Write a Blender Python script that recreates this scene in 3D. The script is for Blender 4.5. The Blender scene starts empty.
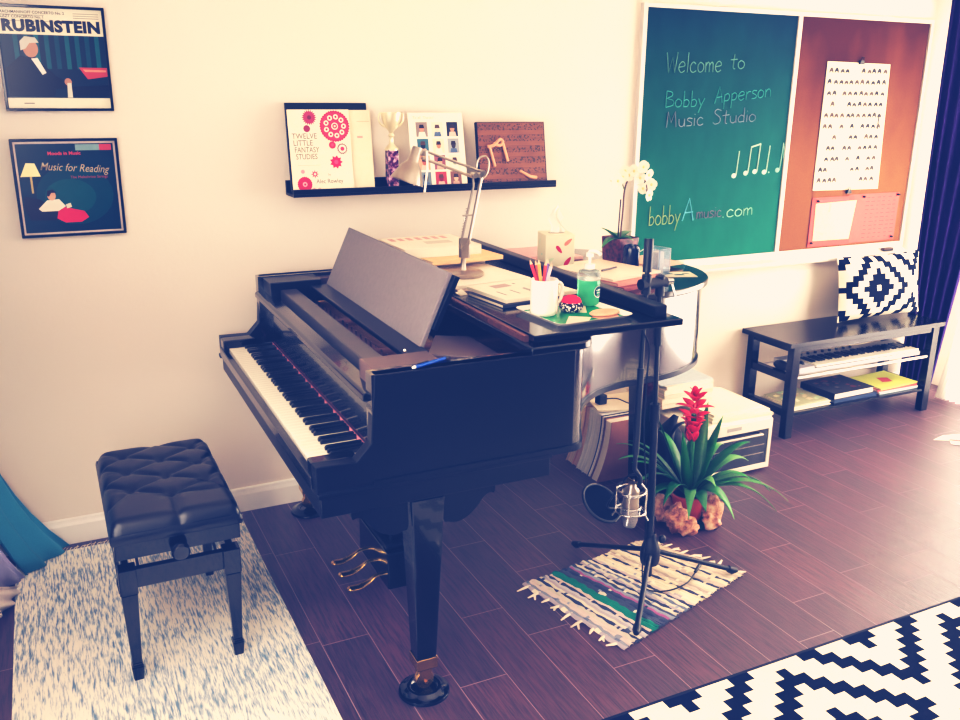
import bpy, math, random
from mathutils import Matrix, Vector
random.seed(7)
PI = math.pi
SC = bpy.context.scene
COL = SC.collection
V = Vector

# ------------------------------------------------------------------ materials
def srgb(h):
    h = h.lstrip('#')
    out = []
    for i in (0, 2, 4):
        c = int(h[i:i+2], 16) / 255
        out.append(c / 12.92 if c <= 0.04045 else ((c + 0.055) / 1.055) ** 2.4)
    return tuple(out)

class NT:
    def __init__(s, name):
        s.m = bpy.data.materials.new(name); s.m.use_nodes = True
        s.t = s.m.node_tree; s.n = s.t.nodes; s.l = s.t.links
        s.b = s.n['Principled BSDF']
    def node(s, typ, **kw):
        n = s.n.new(typ)
        for k, v in kw.items(): setattr(n, k, v)
        return n
    def link(s, a, b): s.l.new(a, b)
    def math(s, op, a, b=None, c=None):
        n = s.n.new('ShaderNodeMath'); n.operation = op
        for i, v in enumerate((a, b, c)):
            if v is None: continue
            if isinstance(v, (int, float)): n.inputs[i].default_value = v
            else: s.l.new(v, n.inputs[i])
        return n.outputs[0]
    def mix(s, f, a, b, blend='MIX'):
        n = s.n.new('ShaderNodeMix'); n.data_type = 'RGBA'; n.blend_type = blend
        for sock, v in ((n.inputs[0], f), (n.inputs[6], a), (n.inputs[7], b)):
            if isinstance(v, (int, float)): sock.default_value = v
            elif isinstance(v, tuple): sock.default_value = (*v[:3], 1)
            else: s.l.new(v, sock)
        return n.outputs[2]
    def coord(s, scale=(1, 1, 1), out='Object'):
        c = s.n.new('ShaderNodeTexCoord'); m = s.n.new('ShaderNodeMapping')
        m.inputs['Scale'].default_value = scale
        s.l.new(c.outputs[out], m.inputs[0]); return m.outputs[0]
    def noise(s, vec, scale, detail=3, rough=.5):
        n = s.n.new('ShaderNodeTexNoise'); n.inputs['Scale'].default_value = scale
        n.inputs['Detail'].default_value = detail; n.inputs['Roughness'].default_value = rough
        s.l.new(vec, n.inputs['Vector']); return n.outputs['Fac']
    def ramp(s, f, stops, interp='LINEAR'):
        n = s.n.new('ShaderNodeValToRGB'); n.color_ramp.interpolation = interp
        e = n.color_ramp.elements
        while len(e) > 1: e.remove(e[-1])
        e[0].position = stops[0][0]; e[0].color = (*stops[0][1], 1)
        for p, c in stops[1:]:
            x = e.new(p); x.color = (*c, 1)
        s.l.new(f, n.inputs[0]); return n.outputs[0]
    def bump(s, h, strength=.2, dist=.01):
        n = s.n.new('ShaderNodeBump'); n.inputs['Strength'].default_value = strength
        n.inputs['Distance'].default_value = dist
        s.l.new(h, n.inputs['Height']); s.l.new(n.outputs[0], s.b.inputs['Normal'])
    def set(s, **kw):
        for k, v in kw.items():
            k = k.replace('_', ' ')
            if isinstance(v, tuple) and len(v) == 3: v = (*v, 1)
            s.b.inputs[k].default_value = v
        return s

def plain(name, hexc, rough=.5, metal=0, var=.06, nscale=12, bump=0, coat=0, spec=.5):
    """colour with a faint procedural mottling"""
    t = NT(name); c = srgb(hexc)
    f = t.noise(t.coord(), nscale, 4)
    t.link(t.mix(t.math('MULTIPLY', f, 1.0), tuple(x * (1 - var) for x in c), tuple(min(1, x * (1 + var)) for x in c)), t.b.inputs['Base Color'])
    t.set(Roughness=rough, Metallic=metal, Coat_Weight=coat, Specular_IOR_Level=spec)
    if bump: t.bump(t.noise(t.coord(), nscale * 20, 3), bump, .002)
    return t.m

def vcol(name, rough=.6, metal=0, coat=0, bump=0, bscale=300, spec=.4):
    """reads the colours stored on the faces of the mesh"""
    t = NT(name)
    a = t.node('ShaderNodeAttribute'); a.attribute_name = 'Col'
    f = t.noise(t.coord(), 40, 3)
    t.link(t.mix(.12, a.outputs['Color'], t.mix(f, (.0, .0, .0), (1, 1, 1)), 'OVERLAY'), t.b.inputs['Base Color'])
    t.set(Roughness=rough, Metallic=metal, Coat_Weight=coat, Specular_IOR_Level=spec)
    if bump: t.bump(t.noise(t.coord(), bscale, 3), bump, .002)
    return t.m

PAPER = vcol('printed_paper', .75)
GLOSSY = vcol('glossy_print', .25)
CLOTH = vcol('woven_cloth', .95, bump=.5, bscale=500, spec=.1)
BLACK = plain('black_lacquer', '#050507', .16, var=.3, nscale=6, coat=.4)
BLACK_SATIN = plain('worn_black_satin', '#0a0a0f', .34, var=.35, nscale=9, spec=.35)
DESKGREY = plain('worn_grey_black_veneer', '#7b7577', .5, var=.12, nscale=60, bump=.15)  # reflected sheen of the black desk put into a grey base colour
BROWNTOP = plain('sun_bleached_black_wood', '#5e4a46', .3, var=.3, nscale=5)  # lightened brown stands in for reflections on the black wood
IVORY = plain('ivory_key_plastic', '#f6efdc', .25, var=.02)
EBONY = plain('ebony_key', '#08080a', .22, var=.2)
FELT = plain('red_felt', '#d98a9a', .9)
BRASS = plain('polished_brass', '#d8b46a', .25, metal=1)
BRONZE = plain('bronze_iron_plate', '#8a5a45', .4, metal=.5, nscale=20, var=.3)
STEEL = plain('brushed_nickel', '#a69c90', .32, metal=.9, nscale=80)
CHROME = plain('chrome', '#d8d8da', .15, metal=1)
RUBBER = plain('matte_black_plastic', '#101014', .5)
LEATHER = plain('black_leather', '#0d0d11', .3, var=.2, nscale=30, bump=.25, coat=.15)
WHITEPAINT = plain('white_trim_paint', '#f3efe6', .45, var=.02)
WHITECER = plain('white_ceramic', '#f4efe0', .2, var=.02, coat=.4)
GREENLEAF = vcol('leaf', .35, spec=.5)
PETAL = vcol('petal', .6)
TERRA = plain('terracotta_glaze', '#b5442c', .35)
BROWNBLACK = plain('black_brown_stain', '#0b090d', .22, var=.25, nscale=8, spec=.35)
GLASS = NT('clear_glass'); GLASS.set(Transmission_Weight=1.0, Roughness=.02, Base_Color=(.95, .98, 1)); GLASS = GLASS.m

def wallmat():
    t = NT('painted_plaster')
    f = t.noise(t.coord(), 1.2, 2)
    t.link(t.mix(f, srgb('#e2d6c6'), srgb('#e9decf')), t.b.inputs['Base Color'])
    t.set(Roughness=.85, Specular_IOR_Level=.2)
    t.bump(t.noise(t.coord(), 60, 4), .12, .004)
    return t.m
WALL = wallmat()

def floormat():
    t = NT('wood_look_plank_tile')
    a = t.node('ShaderNodeAttribute'); a.attribute_name = 'Col'
    g1 = t.ramp(t.noise(t.coord((12, .7, 12)), 9, 6, .7), [(.42, (0, 0, 0)), (.60, (1, 1, 1))])
    g2 = t.noise(t.coord((40, 1.5, 9)), 6, 4, .6)
    base = t.mix(t.math('MULTIPLY', g1, 1.0), a.outputs['Color'], t.mix(.95, a.outputs['Color'], srgb('#4a3a44'), 'MULTIPLY'))
    base = t.mix(t.math('MULTIPLY', t.math('POWER', g2, 1.8), .8), base, srgb('#75606c'))
    t.link(base, t.b.inputs['Base Color'])
    t.link(t.math('MULTIPLY_ADD', g2, .25, .32), t.b.inputs['Roughness'])
    t.set(Specular_IOR_Level=.9)
    t.bump(t.math('ADD', g1, g2), .15, .003)
    return t.m
FLOOR = floormat()
GROUT = plain('pale_grout', '#a8929e', .8)

def diamonds(name, cell, half, bounds, white='#f4ecd6', black='#0d1024', origin=(0, 0), axes=(0, 1)):
    """woven stair-stepped diamonds: pingpong the coordinates, count cells from the diamond centre"""
    t = NT(name)
    sep = t.node('ShaderNodeSeparateXYZ'); t.link(t.coord(), sep.inputs[0])
    us = []
    for k in (0, 1):
        u = t.math('SUBTRACT', sep.outputs[axes[k]], origin[k])
        us.append(t.math('DIVIDE', u, cell))
    # two lattices of diamond centres, half a period apart
    ds = []
    for off in (0, half):
        q = []
        for k in (0, 1):
            w = t.math('ADD', us[k], off + .0)
            w = t.math('PINGPONG', t.math('ROUND', w), half)
            q.append(w)
        ds.append(t.math('ADD', q[0], q[1]))
    d = t.math('MINIMUM', ds[0], ds[1])
    n = t.math('DIVIDE', d, 20.0)
    W, B = srgb(white), srgb(black)
    stops = [(0, W)]
    cur = 0
    for b in bounds:
        cur ^= 1
        stops.append(((b) / 20.0, B if cur else W))
    c = t.ramp(n, stops, 'CONSTANT')
    f = t.noise(t.coord(), 260, 2)
    t.link(t.mix(.25, c, t.mix(f, (.3, .3, .3), (.8, .8, .8)), 'OVERLAY'), t.b.inputs['Base Color'])
    t.set(Roughness=.95, Specular_IOR_Level=.1)
    t.bump(f, .5, .002)
    return t.m

# ------------------------------------------------------------------ mesh builder
class MB:
    def __init__(s): s.v = []; s.f = []; s.c = []; s.mi = []; s.M = None; s.col = (1, 1, 1); s.m = 0
    def add(s, vs, fs, c=None, m=None):
        b = len(s.v)
        for p in vs:
            p = V(p)
            s.v.append(s.M @ p if s.M else p)
        c = s.col if c is None else c
        if isinstance(c, str): c = srgb(c)
        for f in fs:
            s.f.append([b + i for i in f]); s.c.append(c); s.mi.append(s.m if m is None else m)
        return s
    def box(s, x0, x1, y0, y1, z0, z1, c=None, m=None):
        vs = [(x, y, z) for z in (z0, z1) for y in (y0, y1) for x in (x0, x1)]
        return s.add(vs, [(0, 2, 3, 1), (4, 5, 7, 6), (0, 1, 5, 4), (2, 6, 7, 3), (0, 4, 6, 2), (1, 3, 7, 5)], c, m)
    def prism(s, poly, a, b, axis='z', c=None, m=None):
        n = len(poly)
        def P(p, h):
            return {'z': (p[0], p[1], h), 'y': (p[0], h, p[1]), 'x': (h, p[0], p[1])}[axis]
        vs = [P(p, a) for p in poly] + [P(p, b) for p in poly]
        area = sum(poly[i][0] * poly[(i+1) % n][1] - poly[(i+1) % n][0] * poly[i][1] for i in range(n))
        flip = (area < 0) ^ (axis == 'y') ^ (b < a)
        fs = [tuple(range(n))[::-1], tuple(range(n, 2*n))] + [(i, (i+1) % n, n + (i+1) % n, n + i) for i in range(n)]
        if flip: fs = [f[::-1] for f in fs]
        return s.add(vs, fs, c, m)
    def tube(s, path, r, seg=10, c=None, m=None, squash=1.0, closed=False):
        path = [V(p) for p in path]; n = len(path)
        rs = r if isinstance(r, (list, tuple)) else [r] * n
        vs = []; fs = []
        up = None
        for i, p in enumerate(path):
            if closed: d = path[(i+1) % n] - path[i-1]
            else: d = path[min(i+1, n-1)] - path[max(i-1, 0)]
            d = d.normalized() if d.length > 1e-9 else V((0, 0, 1))
            if up is None:
                up = V((0, 0, 1)) if abs(d.z) < .9 else V((1, 0, 0))
            a = d.cross(up); a = a.normalized() if a.length > 1e-6 else d.orthogonal().normalized()
            bb = a.cross(d).normalized(); up = bb
            for k in range(seg):
                t = 2 * PI * k / seg
                vs.append(p + a * math.cos(t) * rs[i] + bb * math.sin(t) * rs[i] * squash)
        for i in range(n if closed else n - 1):
            j = (i + 1) % n
            for k in range(seg):
                l = (k + 1) % seg
                fs.append((i*seg + k, i*seg + l, j*seg + l, j*seg + k))
        if not closed:
            fs.append(tuple(range(seg))[::-1]); fs.append(tuple((n-1)*seg + k for k in range(seg)))
        return s.add(vs, fs, c, m)
    def lathe(s, prof, center=(0, 0, 0), seg=32, c=None, m=None, M=None):
        vs = []; fs = []
        C0 = V(center)
        for r, z in prof:
            for k in range(seg):
                t = 2 * PI * k / seg
                p = V((r * math.cos(t), r * math.sin(t), z))
                if M: p = M @ p
                vs.append(p + C0)
        for i in range(len(prof) - 1):
            for k in range(seg):
                l = (k + 1) % seg
                fs.append((i*seg + k, i*seg + l, (i+1)*seg + l, (i+1)*seg + k))
        if prof[0][0] > 1e-5: fs.append(tuple(range(seg))[::-1])
        if prof[-1][0] > 1e-5: fs.append(tuple((len(prof)-1)*seg + k for k in range(seg)))
        return s.add(vs, fs, c, m)
    def ball(s, center, r, seg=14, c=None, m=None):
        if not isinstance(r, (tuple, list)): r = (r, r, r)
        n = seg // 2
        prof = [(max(1e-5, math.sin(PI * i / n)), -math.cos(PI * i / n)) for i in range(n + 1)]
        return s.lathe(prof, center, seg, c, m, Matrix.Diagonal((*r, 1)))
    def grid(s, fn, nu, nv, c=None, m=None, flip=False, cf=None):
        b = [fn(i / nu, j / nv) for j in range(nv + 1) for i in range(nu + 1)]
        for j in range(nv):
            pass
        fs = []; 
        for j in range(nv):
            for i in range(nu):
                a = j * (nu + 1) + i
                f = (a, a + 1, a + nu + 2, a + nu + 1)
                fs.append(f[::-1] if flip else f)
        s.add(b, fs, c, m)
        if cf:
            k = len(s.c) - len(fs)
            for j in range(nv):
                for i in range(nu):
                    cc = cf((i + .5) / nu, (j + .5) / nv)
                    s.c[k] = srgb(cc) if isinstance(cc, str) else cc; k += 1
        return s
    def text(s, body, size, M, c=None, bold=0, xs=1.0, depth=0.0, spacing=1.0, align='LEFT', shear=0):
        cu = bpy.data.curves.new('txt', 'FONT'); cu.body = body; cu.size = size; cu.offset = bold
        cu.extrude = depth; cu.space_character = spacing; cu.align_x = align; cu.resolution_u = 3; cu.shear = shear
        o = bpy.data.objects.new('txt', cu); COL.objects.link(o)
        dg = bpy.context.evaluated_depsgraph_get()
        me = bpy.data.meshes.new_from_object(o.evaluated_get(dg))
        T = M @ Matrix.Diagonal((xs, 1, 1, 1))
        s.add([T @ v.co for v in me.vertices], [tuple(p.vertices) for p in me.polygons], c)
        bpy.data.objects.remove(o); bpy.data.curves.remove(cu); bpy.data.meshes.remove(me)
        return s

MW = {}   # world matrix of every object built, kept by hand
def setp(o, **kw):
    for k, v in kw.items():
        if v: o[k] = v
def thing(name, label, cat, loc=(0, 0, 0), rz=0, group=None):
    o = bpy.data.objects.new(name, None); COL.objects.link(o)
    o.empty_display_size = .05
    o.location = loc; o.rotation_euler = (0, 0, rz)
    MW[o.name] = Matrix.Translation(loc) @ Matrix.Rotation(rz, 4, 'Z')
    setp(o, label=label, category=cat, group=group); return o
def build(mb, name, mats, parent=None, loc=None, rz=0, bevel=0, smooth=0, sub=0, label=None, cat=None, group=None, kind=None, bseg=2, solid=0):
    """links the builder's geometry (given in world space) as one mesh object"""
    if parent is not None: W = MW[parent.name]
    else: W = Matrix.Translation(loc or (0, 0, 0)) @ Matrix.Rotation(rz, 4, 'Z')
    I = W.inverted()
    me = bpy.data.meshes.new(name)
    me.from_pydata([tuple(I @ p) for p in mb.v], [], mb.f)
    if not isinstance(mats, (list, tuple)): mats = [mats]
    for x in mats: me.materials.append(x)
    ca = me.color_attributes.new('Col', 'FLOAT_COLOR', 'CORNER')
    li = 0
    for p, c, mi in zip(me.polygons, mb.c, mb.mi):
        p.material_index = min(mi, len(mats) - 1)
        for _ in range(p.loop_total):
            ca.data[li].color = (*c[:3], 1); li += 1
    if smooth:
        me.polygons.foreach_set('use_smooth', [True] * len(me.polygons))
        if smooth < 180: me.set_sharp_from_angle(angle=math.radians(smooth))
    o = bpy.data.objects.new(name, me); COL.objects.link(o)
    if parent is not None: o.parent = parent
    else:
        o.location = loc or (0, 0, 0); o.rotation_euler = (0, 0, rz)
    MW[o.name] = W.copy()
    if solid:
        md = o.modifiers.new('thickness', 'SOLIDIFY'); md.thickness = solid; md.offset = 0
    if bevel:
        md = o.modifiers.new('bevel', 'BEVEL'); md.width = bevel; md.segments = bseg; md.limit_method = 'ANGLE'
        md.harden_normals = False
    if sub:
        md = o.modifiers.new('sub', 'SUBSURF'); md.levels = sub; md.render_levels = sub
    setp(o, label=label, category=cat, group=group, kind=kind)
    return o
def copytree(root, loc=None, rz=None, label=None):
    r = root.copy(); COL.objects.link(r)
    if loc is not None: r.location = loc
    if rz is not None: r.rotation_euler = (0, 0, rz)
    if label: r['label'] = label
    for ch in list(root.children):
        c = ch.copy(); COL.objects.link(c); c.parent = r
        for g in ch.children:
            d = g.copy(); COL.objects.link(d); d.parent = c
    return r
def facing_y(x, y, z):   # text/plane frame facing the room (towards -y)
    return Matrix(((1, 0, 0, x), (0, 0, -1, y), (0, 1, 0, z), (0, 0, 0, 1)))
def flat_up(x, y, z, rz=0):
    return Matrix.Translation((x, y, z)) @ Matrix.Rotation(rz, 4, 'Z')
def spline(pts, n=8, closed=False):
    P = [V(p) for p in pts]; out = []; N = len(P)
    rng = range(N if closed else N - 1)
    for i in rng:
        if closed: a, b, c, d = P[i-1], P[i], P[(i+1) % N], P[(i+2) % N]
        else: a, b, c, d = P[max(i-1, 0)], P[i], P[i+1], P[min(i+2, N-1)]
        for k in range(n):
            t = k / n
            out.append(.5 * ((2*b) + (c - a)*t + (2*a - 5*b + 4*c - d)*t*t + (3*b - a - 3*c + d)*t**3))
    if not closed: out.append(P[-1])
    return out

# ------------------------------------------------------------------ room shell
XL, XR, H = -.42, 4.62, 2.62
YB = -5.2
def struct(mb, name, mats, **kw): return build(mb, name, mats, kind='structure', **kw)
mb = MB(); mb.box(XL, XR, 0, .12, 0, H); struct(mb, 'wall_back', WALL)
WY0, WY1, WZ0, WZ1 = -3.6, -1.15, .55, 2.25       # left window opening
mb = MB()
mb.box(XL - .12, XL, YB, WY0, 0, H).box(XL - .12, XL, WY1, .12, 0, H).box(XL - .12, XL, WY0, WY1, 0, WZ0).box(XL - .12, XL, WY0, WY1, WZ1, H)
struct(mb, 'wall_left', WALL)
DY0, DY1, DZ = -3.0, -.30, 2.12                   # glass door opening on the right
mb = MB()
mb.box(XR, XR + .12, YB, DY0, 0, H).box(XR, XR + .12, DY1, .12, 0, H).box(XR, XR + .12, DY0, DY1, DZ, H)
struct(mb, 'wall_right', WALL)
mb = MB(); mb.box(XL - .12, XR + .12, YB, .12, H, H + .1); struct(mb, 'ceiling', WALL)
# window and door
mb = MB()
for a, b in ((WY0, WY0 + .05), (WY1 - .05, WY1), ((WY0 + WY1) / 2 - .025, (WY0 + WY1) / 2 + .025)): mb.box(XL - .08, XL - .03, a, b, WZ0, WZ1)
mb.box(XL - .08, XL - .03, WY0, WY1, WZ0, WZ0 + .05).box(XL - .08, XL - .03, WY0, WY1, WZ1 - .05, WZ1)
w = struct(mb, 'window_1', WHITEPAINT)
mb = MB(); mb.box(XL - .06, XL - .055, WY0 + .05, WY1 - .05, WZ0 + .05, WZ1 - .05); build(mb, 'pane', GLASS, w)
mb = MB()
for a, b in ((DY0, DY0 + .07), (DY1 - .07, DY1), ((DY0 + DY1) / 2 - .04, (DY0 + DY1) / 2 + .04)): mb.box(XR + .03, XR + .09, a, b, 0, DZ)
mb.box(XR + .03, XR + .09, DY0, DY1, 0, .08).box(XR + .03, XR + .09, DY0, DY1, DZ - .07, DZ)
w = struct(mb, 'door_1', WHITEPAINT)
mb = MB(); mb.box(XR + .055, XR + .06, DY0 + .07, DY1 - .07, .08, DZ - .07); build(mb, 'pane', GLASS, w)
mb = MB()
prof = [(0, 0), (-.016, 0), (-.016, .075), (-.011, .085), (-.009, .096), (0, .1)]
mb.prism([(p[0], p[1]) for p in prof], XL, XR, 'x'); struct(mb, 'baseboard_back', WHITEPAINT)
mb = MB(); mb.box(XL, XL + .014, YB, -.016, 0, .1); struct(mb, 'baseboard_left', WHITEPAINT)

# floor: planks of wood-look tile running towards the back wall, pale grout between
mb = MB()
PW = .1495; PL = .61
joint = {0: -1.035, 2: -1.398, 3: -1.081, 4: -1.255, 1: -.72, 5: -.90, 6: -1.31, 7: -1.11, -1: -1.62, 11: -1.155, 12: -1.396, 13: -.93, 15: -1.08, 16: -.739, 17: -1.02, 18: -.595, 14: -.80, 10: -.86}
k0 = int(math.floor((XL - .6 - .61) / PW))
nrow = 36
g = .0013
rr = random.Random(3)
for k in range(-7, 28):
    x0 = .61 + k * PW; x1 = x0 + PW
    if x0 > XR + .2: break
    off = joint.get(k, rr.uniform(-1.6, -1.0)) % PL
    j = -10
    y = off - PL * 10
    while y < .1:
        y0, y1 = y, y + PL; y = y1
        if y1 < YB or y0 > .1: continue
        a = rr.uniform(.75, 1.2)
        c = tuple(q * a for q in srgb(rr.choice(['#532f3c', '#5a333f', '#4a2a38', '#5f3743', '#502f3d'])))
        mb.add([(x0 + g, y0 + g, 0), (x1 - g, y0 + g, 0), (x1 - g, y1 - g, 0), (x0 + g, y1 - g, 0)], [(0, 1, 2, 3)], c, 0)
mb.box(XL - .2, XR + .2, YB, .12, -.1, -.0008, m=1)
struct(mb, 'floor', [FLOOR, GROUT])
# ------------------------------------------------------------------ grand piano
PN = thing('grand_piano', 'black baby grand piano with open keyboard and its front lid folded back', 'piano', (1.2, -.75, 0))
YT, YBS = -1.42, -.08        # treble side (towards the room), bass side (towards the wall)
tail = spline([(x, y, 0) for x, y in [(1.22, -1.42), (1.258, -1.413), (1.288, -1.375), (1.335, -1.285), (1.395, -1.190), (1.47, -1.105), (1.56, -1.042), (1.66, -1.012), (1.76, -1.003), (1.86, -.993), (1.96, -.962), (2.06, -.905), (2.13, -.83), (2.175, -.73), (2.188, -.60),
               (2.175, -.47), (2.12, -.34), (2.02, -.20), (1.88, -.11), (1.70, -.08)]], 6)
tail = [(p.x, p.y) for p in tail]
def offset(poly, d):
    out = []
    n = len(poly)
    for i, p in enumerate(poly):
        a = V((*poly[max(i-1, 0)], 0)); b = V((*poly[min(i+1, n-1)], 0))
        t = (b - a).normalized(); nrm = V((t.y, -t.x, 0))
        out.append((p[0] + nrm.x * d, p[1] + nrm.y * d))
    return out
# case rim: the S-curved bentside, tail and spine
outer = [(.66, YT)] + tail + [(.66, YBS)]
inner = offset(outer, -.045)
mb = MB(); n = len(outer); z0, z1 = .69, .975
vs = [(x, y, z) for z in (z0, z1) for (x, y) in outer] + [(x, y, z) for z in (z0, z1) for (x, y) in inner]
fs = []
for i in range(n - 1):
    fs += [(i, i+1, n+i+1, n+i), (2*n+i+1, 2*n+i, 3*n+i, 3*n+i+1), (n+i, n+i+1, 3*n+i+1, 3*n+i), (i+1, i, 2*n+i, 2*n+i+1)]
fs += [(0, n, 3*n, 2*n), (n-1, 2*n+n-1, 4*n-1, 2*n-1)]
mb.add(vs, fs); RIMM = NT('polished_black_rim'); RIMM.set(Base_Color=srgb('#0a090c'), Roughness=.14, IOR=2.1, Coat_Weight=.6)
RIMM.link(RIMM.math('MULTIPLY_ADD', RIMM.noise(RIMM.coord((1, 1, .2)), 7, 3), .12, .08), RIMM.b.inputs['Roughness'])
build(mb, 'rim', RIMM.m, PN, smooth=35)
# moulding under the bentside
mb = MB(); o2 = offset(outer, .006); o3 = offset(outer, -.03)
vs = [(x, y, z) for z in (.682, .70) for (x, y) in o2] + [(x, y, z) for z in (.682, .70) for (x, y) in o3]
mb.add(vs, fs); build(mb, 'lower_moulding', BLACK_SATIN, PN, smooth=35)
# arms (cheeks) with the stepped front profile
arm = [(.512, .69), (1.235, .69), (1.235, .975), (.667, .975), (.655, .80), (.615, .758), (.512, .760)]
for y0, y1 in ((YT - .002, YT + .034), (YBS - .034, YBS + .002)):
    mb = MB(); mb.prism(arm, y0, y1, 'y'); build(mb, 'arm', BLACK_SATIN, PN, bevel=.003)
for y0, y1 in ((-1.386, -1.342), (-.172, -.114)):
    mb = MB(); mb.box(.512, .63, y0, y1, .68, .758); build(mb, 'key_block', BLACK, PN, bevel=.004)
# keybed with its two-stepped edge
mb = MB(); mb.box(.520, 1.165, YT - .004, YBS + .004, .622, .692); build(mb, 'keybed', BLACK_SATIN, PN, bevel=.004)
mb = MB(); mb.box(.514, 1.17, YT - .007, YT + .02, .674, .688).box(.508, 1.17, YBS - .02, YBS + .009, .674, .688); mb.box(.513, .53, YT - .006, YBS + .006, .674, .688)
build(mb, 'keybed_moulding', BLACK_SATIN, PN, bevel=.003)
mb = MB(); mb.box(.507, .528, -1.386, -.114, .688, .722); build(mb, 'key_slip', BLACK, PN, bevel=.003)
# keys
K0, K1 = -.176, -1.340; KW = (K0 - K1) / 52
mb = MB(); mb.box(.531, .71, K1, K0, .69, .706); build(mb, 'key_frame', RUBBER, PN)
mb = MB(); mb.box(.531, .681, 0 - KW + .0006, -.0006, .707, .7305)
wk = build(mb, 'white_key', IVORY, loc=(0, 0, 0), bevel=.0012)
bk_poly = [(.583, .728), (.583, .737), (.588, .7425), (.683, .7435), (.683, .728)]
mb = MB(); mb.prism(bk_poly, -.0058, .0058, 'y')
bk = build(mb, 'black_key', EBONY, loc=(0, 0, 0), bevel=.0015)
rootinv = Matrix.Translation((-1.2, .75, 0))
for i in range(52):
    o = wk if i == 0 else wk.copy()
    if i: COL.objects.link(o)
    o.parent = PN; o.location = (-1.2, K0 - i * KW + .75, 0)
first = True
for i in range(51):
    if 'ABCDEFG'[i % 7] in 'ACDFG':        # a black key follows A, C, D, F, G
        o = bk if first else bk.copy()
        if not first: COL.objects.link(o)
        first = False
        o.parent = PN; o.location = (-1.2, K0 - (i + 1) * KW + .75, 0)
mb = MB(); mb.box(.6835, .688, K1, K0, .725, .7385); build(mb, 'name_board_felt', FELT, PN)
# fallboard standing open, with its heavy rolled rail
mb = MB(); mb.prism([(.689, .742), (.70, .742), (.712, .905), (.690, .91), (.684, .80)], -1.384, -.116, 'y')
fbm = NT('polished_fallboard'); fbm.set(Base_Color=srgb('#141316'), Roughness=.12, Coat_Weight=.5); 
f_ = fbm.noise(fbm.coord((1, .3, 1)), 3, 2); fbm.link(fbm.math('MULTIPLY_ADD', f_, .15, .08), fbm.b.inputs['Roughness'])
fb = build(mb, 'fallboard', fbm.m, PN, bevel=.002)
mb = MB(); mb.prism([(.648, .898), (.674, .893), (.698, .905), (.698, .925), (.655, .92), (.648, .914)], -1.386, -.112, 'y')
build(mb, 'fallboard_rail', BLACK, fb, bevel=.003)
# name board / front strip behind the fallboard, iron plate, pins, strings and dampers
mb = MB(); mb.box(.716, .775, -1.385, -.115, .86, .944); build(mb, 'front_rail_board', plain('greyed_black_wood', '#4e4846', .32, var=.25), PN, bevel=.003)  # the strip's reflected light is put into its grey base
deck = [(.775, -1.375)] + [p for p in offset(tail, -.046)] + [(.775, -.125)]
mb = MB(); mb.prism(deck, .80, .845); build(mb, 'soundboard_plate', BRONZE, PN)
mb = MB()
for y0, y1 in ((-.55, -.51), (-.95, -.91), (-1.30, -1.26)): mb.box(.776, 1.9 if y0 > -1 else 1.3, y0, y1, .845, .89)
mb.box(.776, .93, -1.35, -.16, .845, .868)
build(mb, 'plate_struts', BRONZE, PN, bevel=.006)
mb = MB()
for i in range(70):
    y = -.2 - i * .0162
    mb.tube([(.80 + (i % 3) * .022, y, .865), (.80 + (i % 3) * .022, y, .897)], .0034, 6)
build(mb, 'tuning_pins', CHROME, PN, kind='stuff')
mb = MB()
for i in range(84):
    y = -.19 - i * .0138
    mb.tube([(.86, y, .88), (1.6 if y > -1 else 1.3, y, .88)], .0008, 4)
build(mb, 'strings', BRASS, PN, kind='stuff')
mb = MB()
for i in range(60):
    y = -.22 - i * .0182
    mb.box(1.06, 1.10, y - .005, y + .005, .882, .905)
build(mb, 'dampers', BLACK, PN, kind='stuff')
for y0, y1 in ((-1.384, -1.262), (-.238, -.116)):
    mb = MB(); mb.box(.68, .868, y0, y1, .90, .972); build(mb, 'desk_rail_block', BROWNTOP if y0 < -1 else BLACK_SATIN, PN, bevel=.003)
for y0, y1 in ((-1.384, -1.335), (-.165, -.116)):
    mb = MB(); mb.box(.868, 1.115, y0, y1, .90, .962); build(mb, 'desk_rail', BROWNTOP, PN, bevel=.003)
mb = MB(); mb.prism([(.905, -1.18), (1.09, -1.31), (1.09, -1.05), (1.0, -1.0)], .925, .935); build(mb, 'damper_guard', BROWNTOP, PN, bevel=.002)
# music desk
mb = MB(); mb.box(.822, .895, -1.215, -.235, .938, .954)
ds = build(mb, 'music_desk', BLACK_SATIN, PN, bevel=.003)
mb = MB()
T = Matrix.Translation((.886, -.695, .952)) @ Matrix.Rotation(math.radians(25), 4, 'Y')
mb.M = T; 
poly = [(-.472, 0), (-.478, .0), (-.478, .222), (.472, .222), (.472, 0)]
mb.prism([(-.468, 0), (-.455, .224), (.468, .224), (.462, 0)], 0, .014, 'x')
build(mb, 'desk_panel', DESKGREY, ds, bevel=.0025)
mb = MB(); mb.M = T
mb.box(.0142, .030, -.474, .452, .06, .222); build(mb, 'desk_backing', BLACK_SATIN, ds, bevel=.002)
for y in (-.44, -.80, -1.10):
    mb = MB(); mb.tube([(.894, y - .03, .955), (.894, y + .03, .955)], .004, 8); build(mb, 'desk_hinge', BRASS, ds)
mb = MB(); mb.tube([(.815, -1.235, .944), (.815, -1.235, .968)], .003, 8); mb.ball((.815, -1.235, .971), .005, 8); build(mb, 'desk_stop', CHROME, ds)
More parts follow.
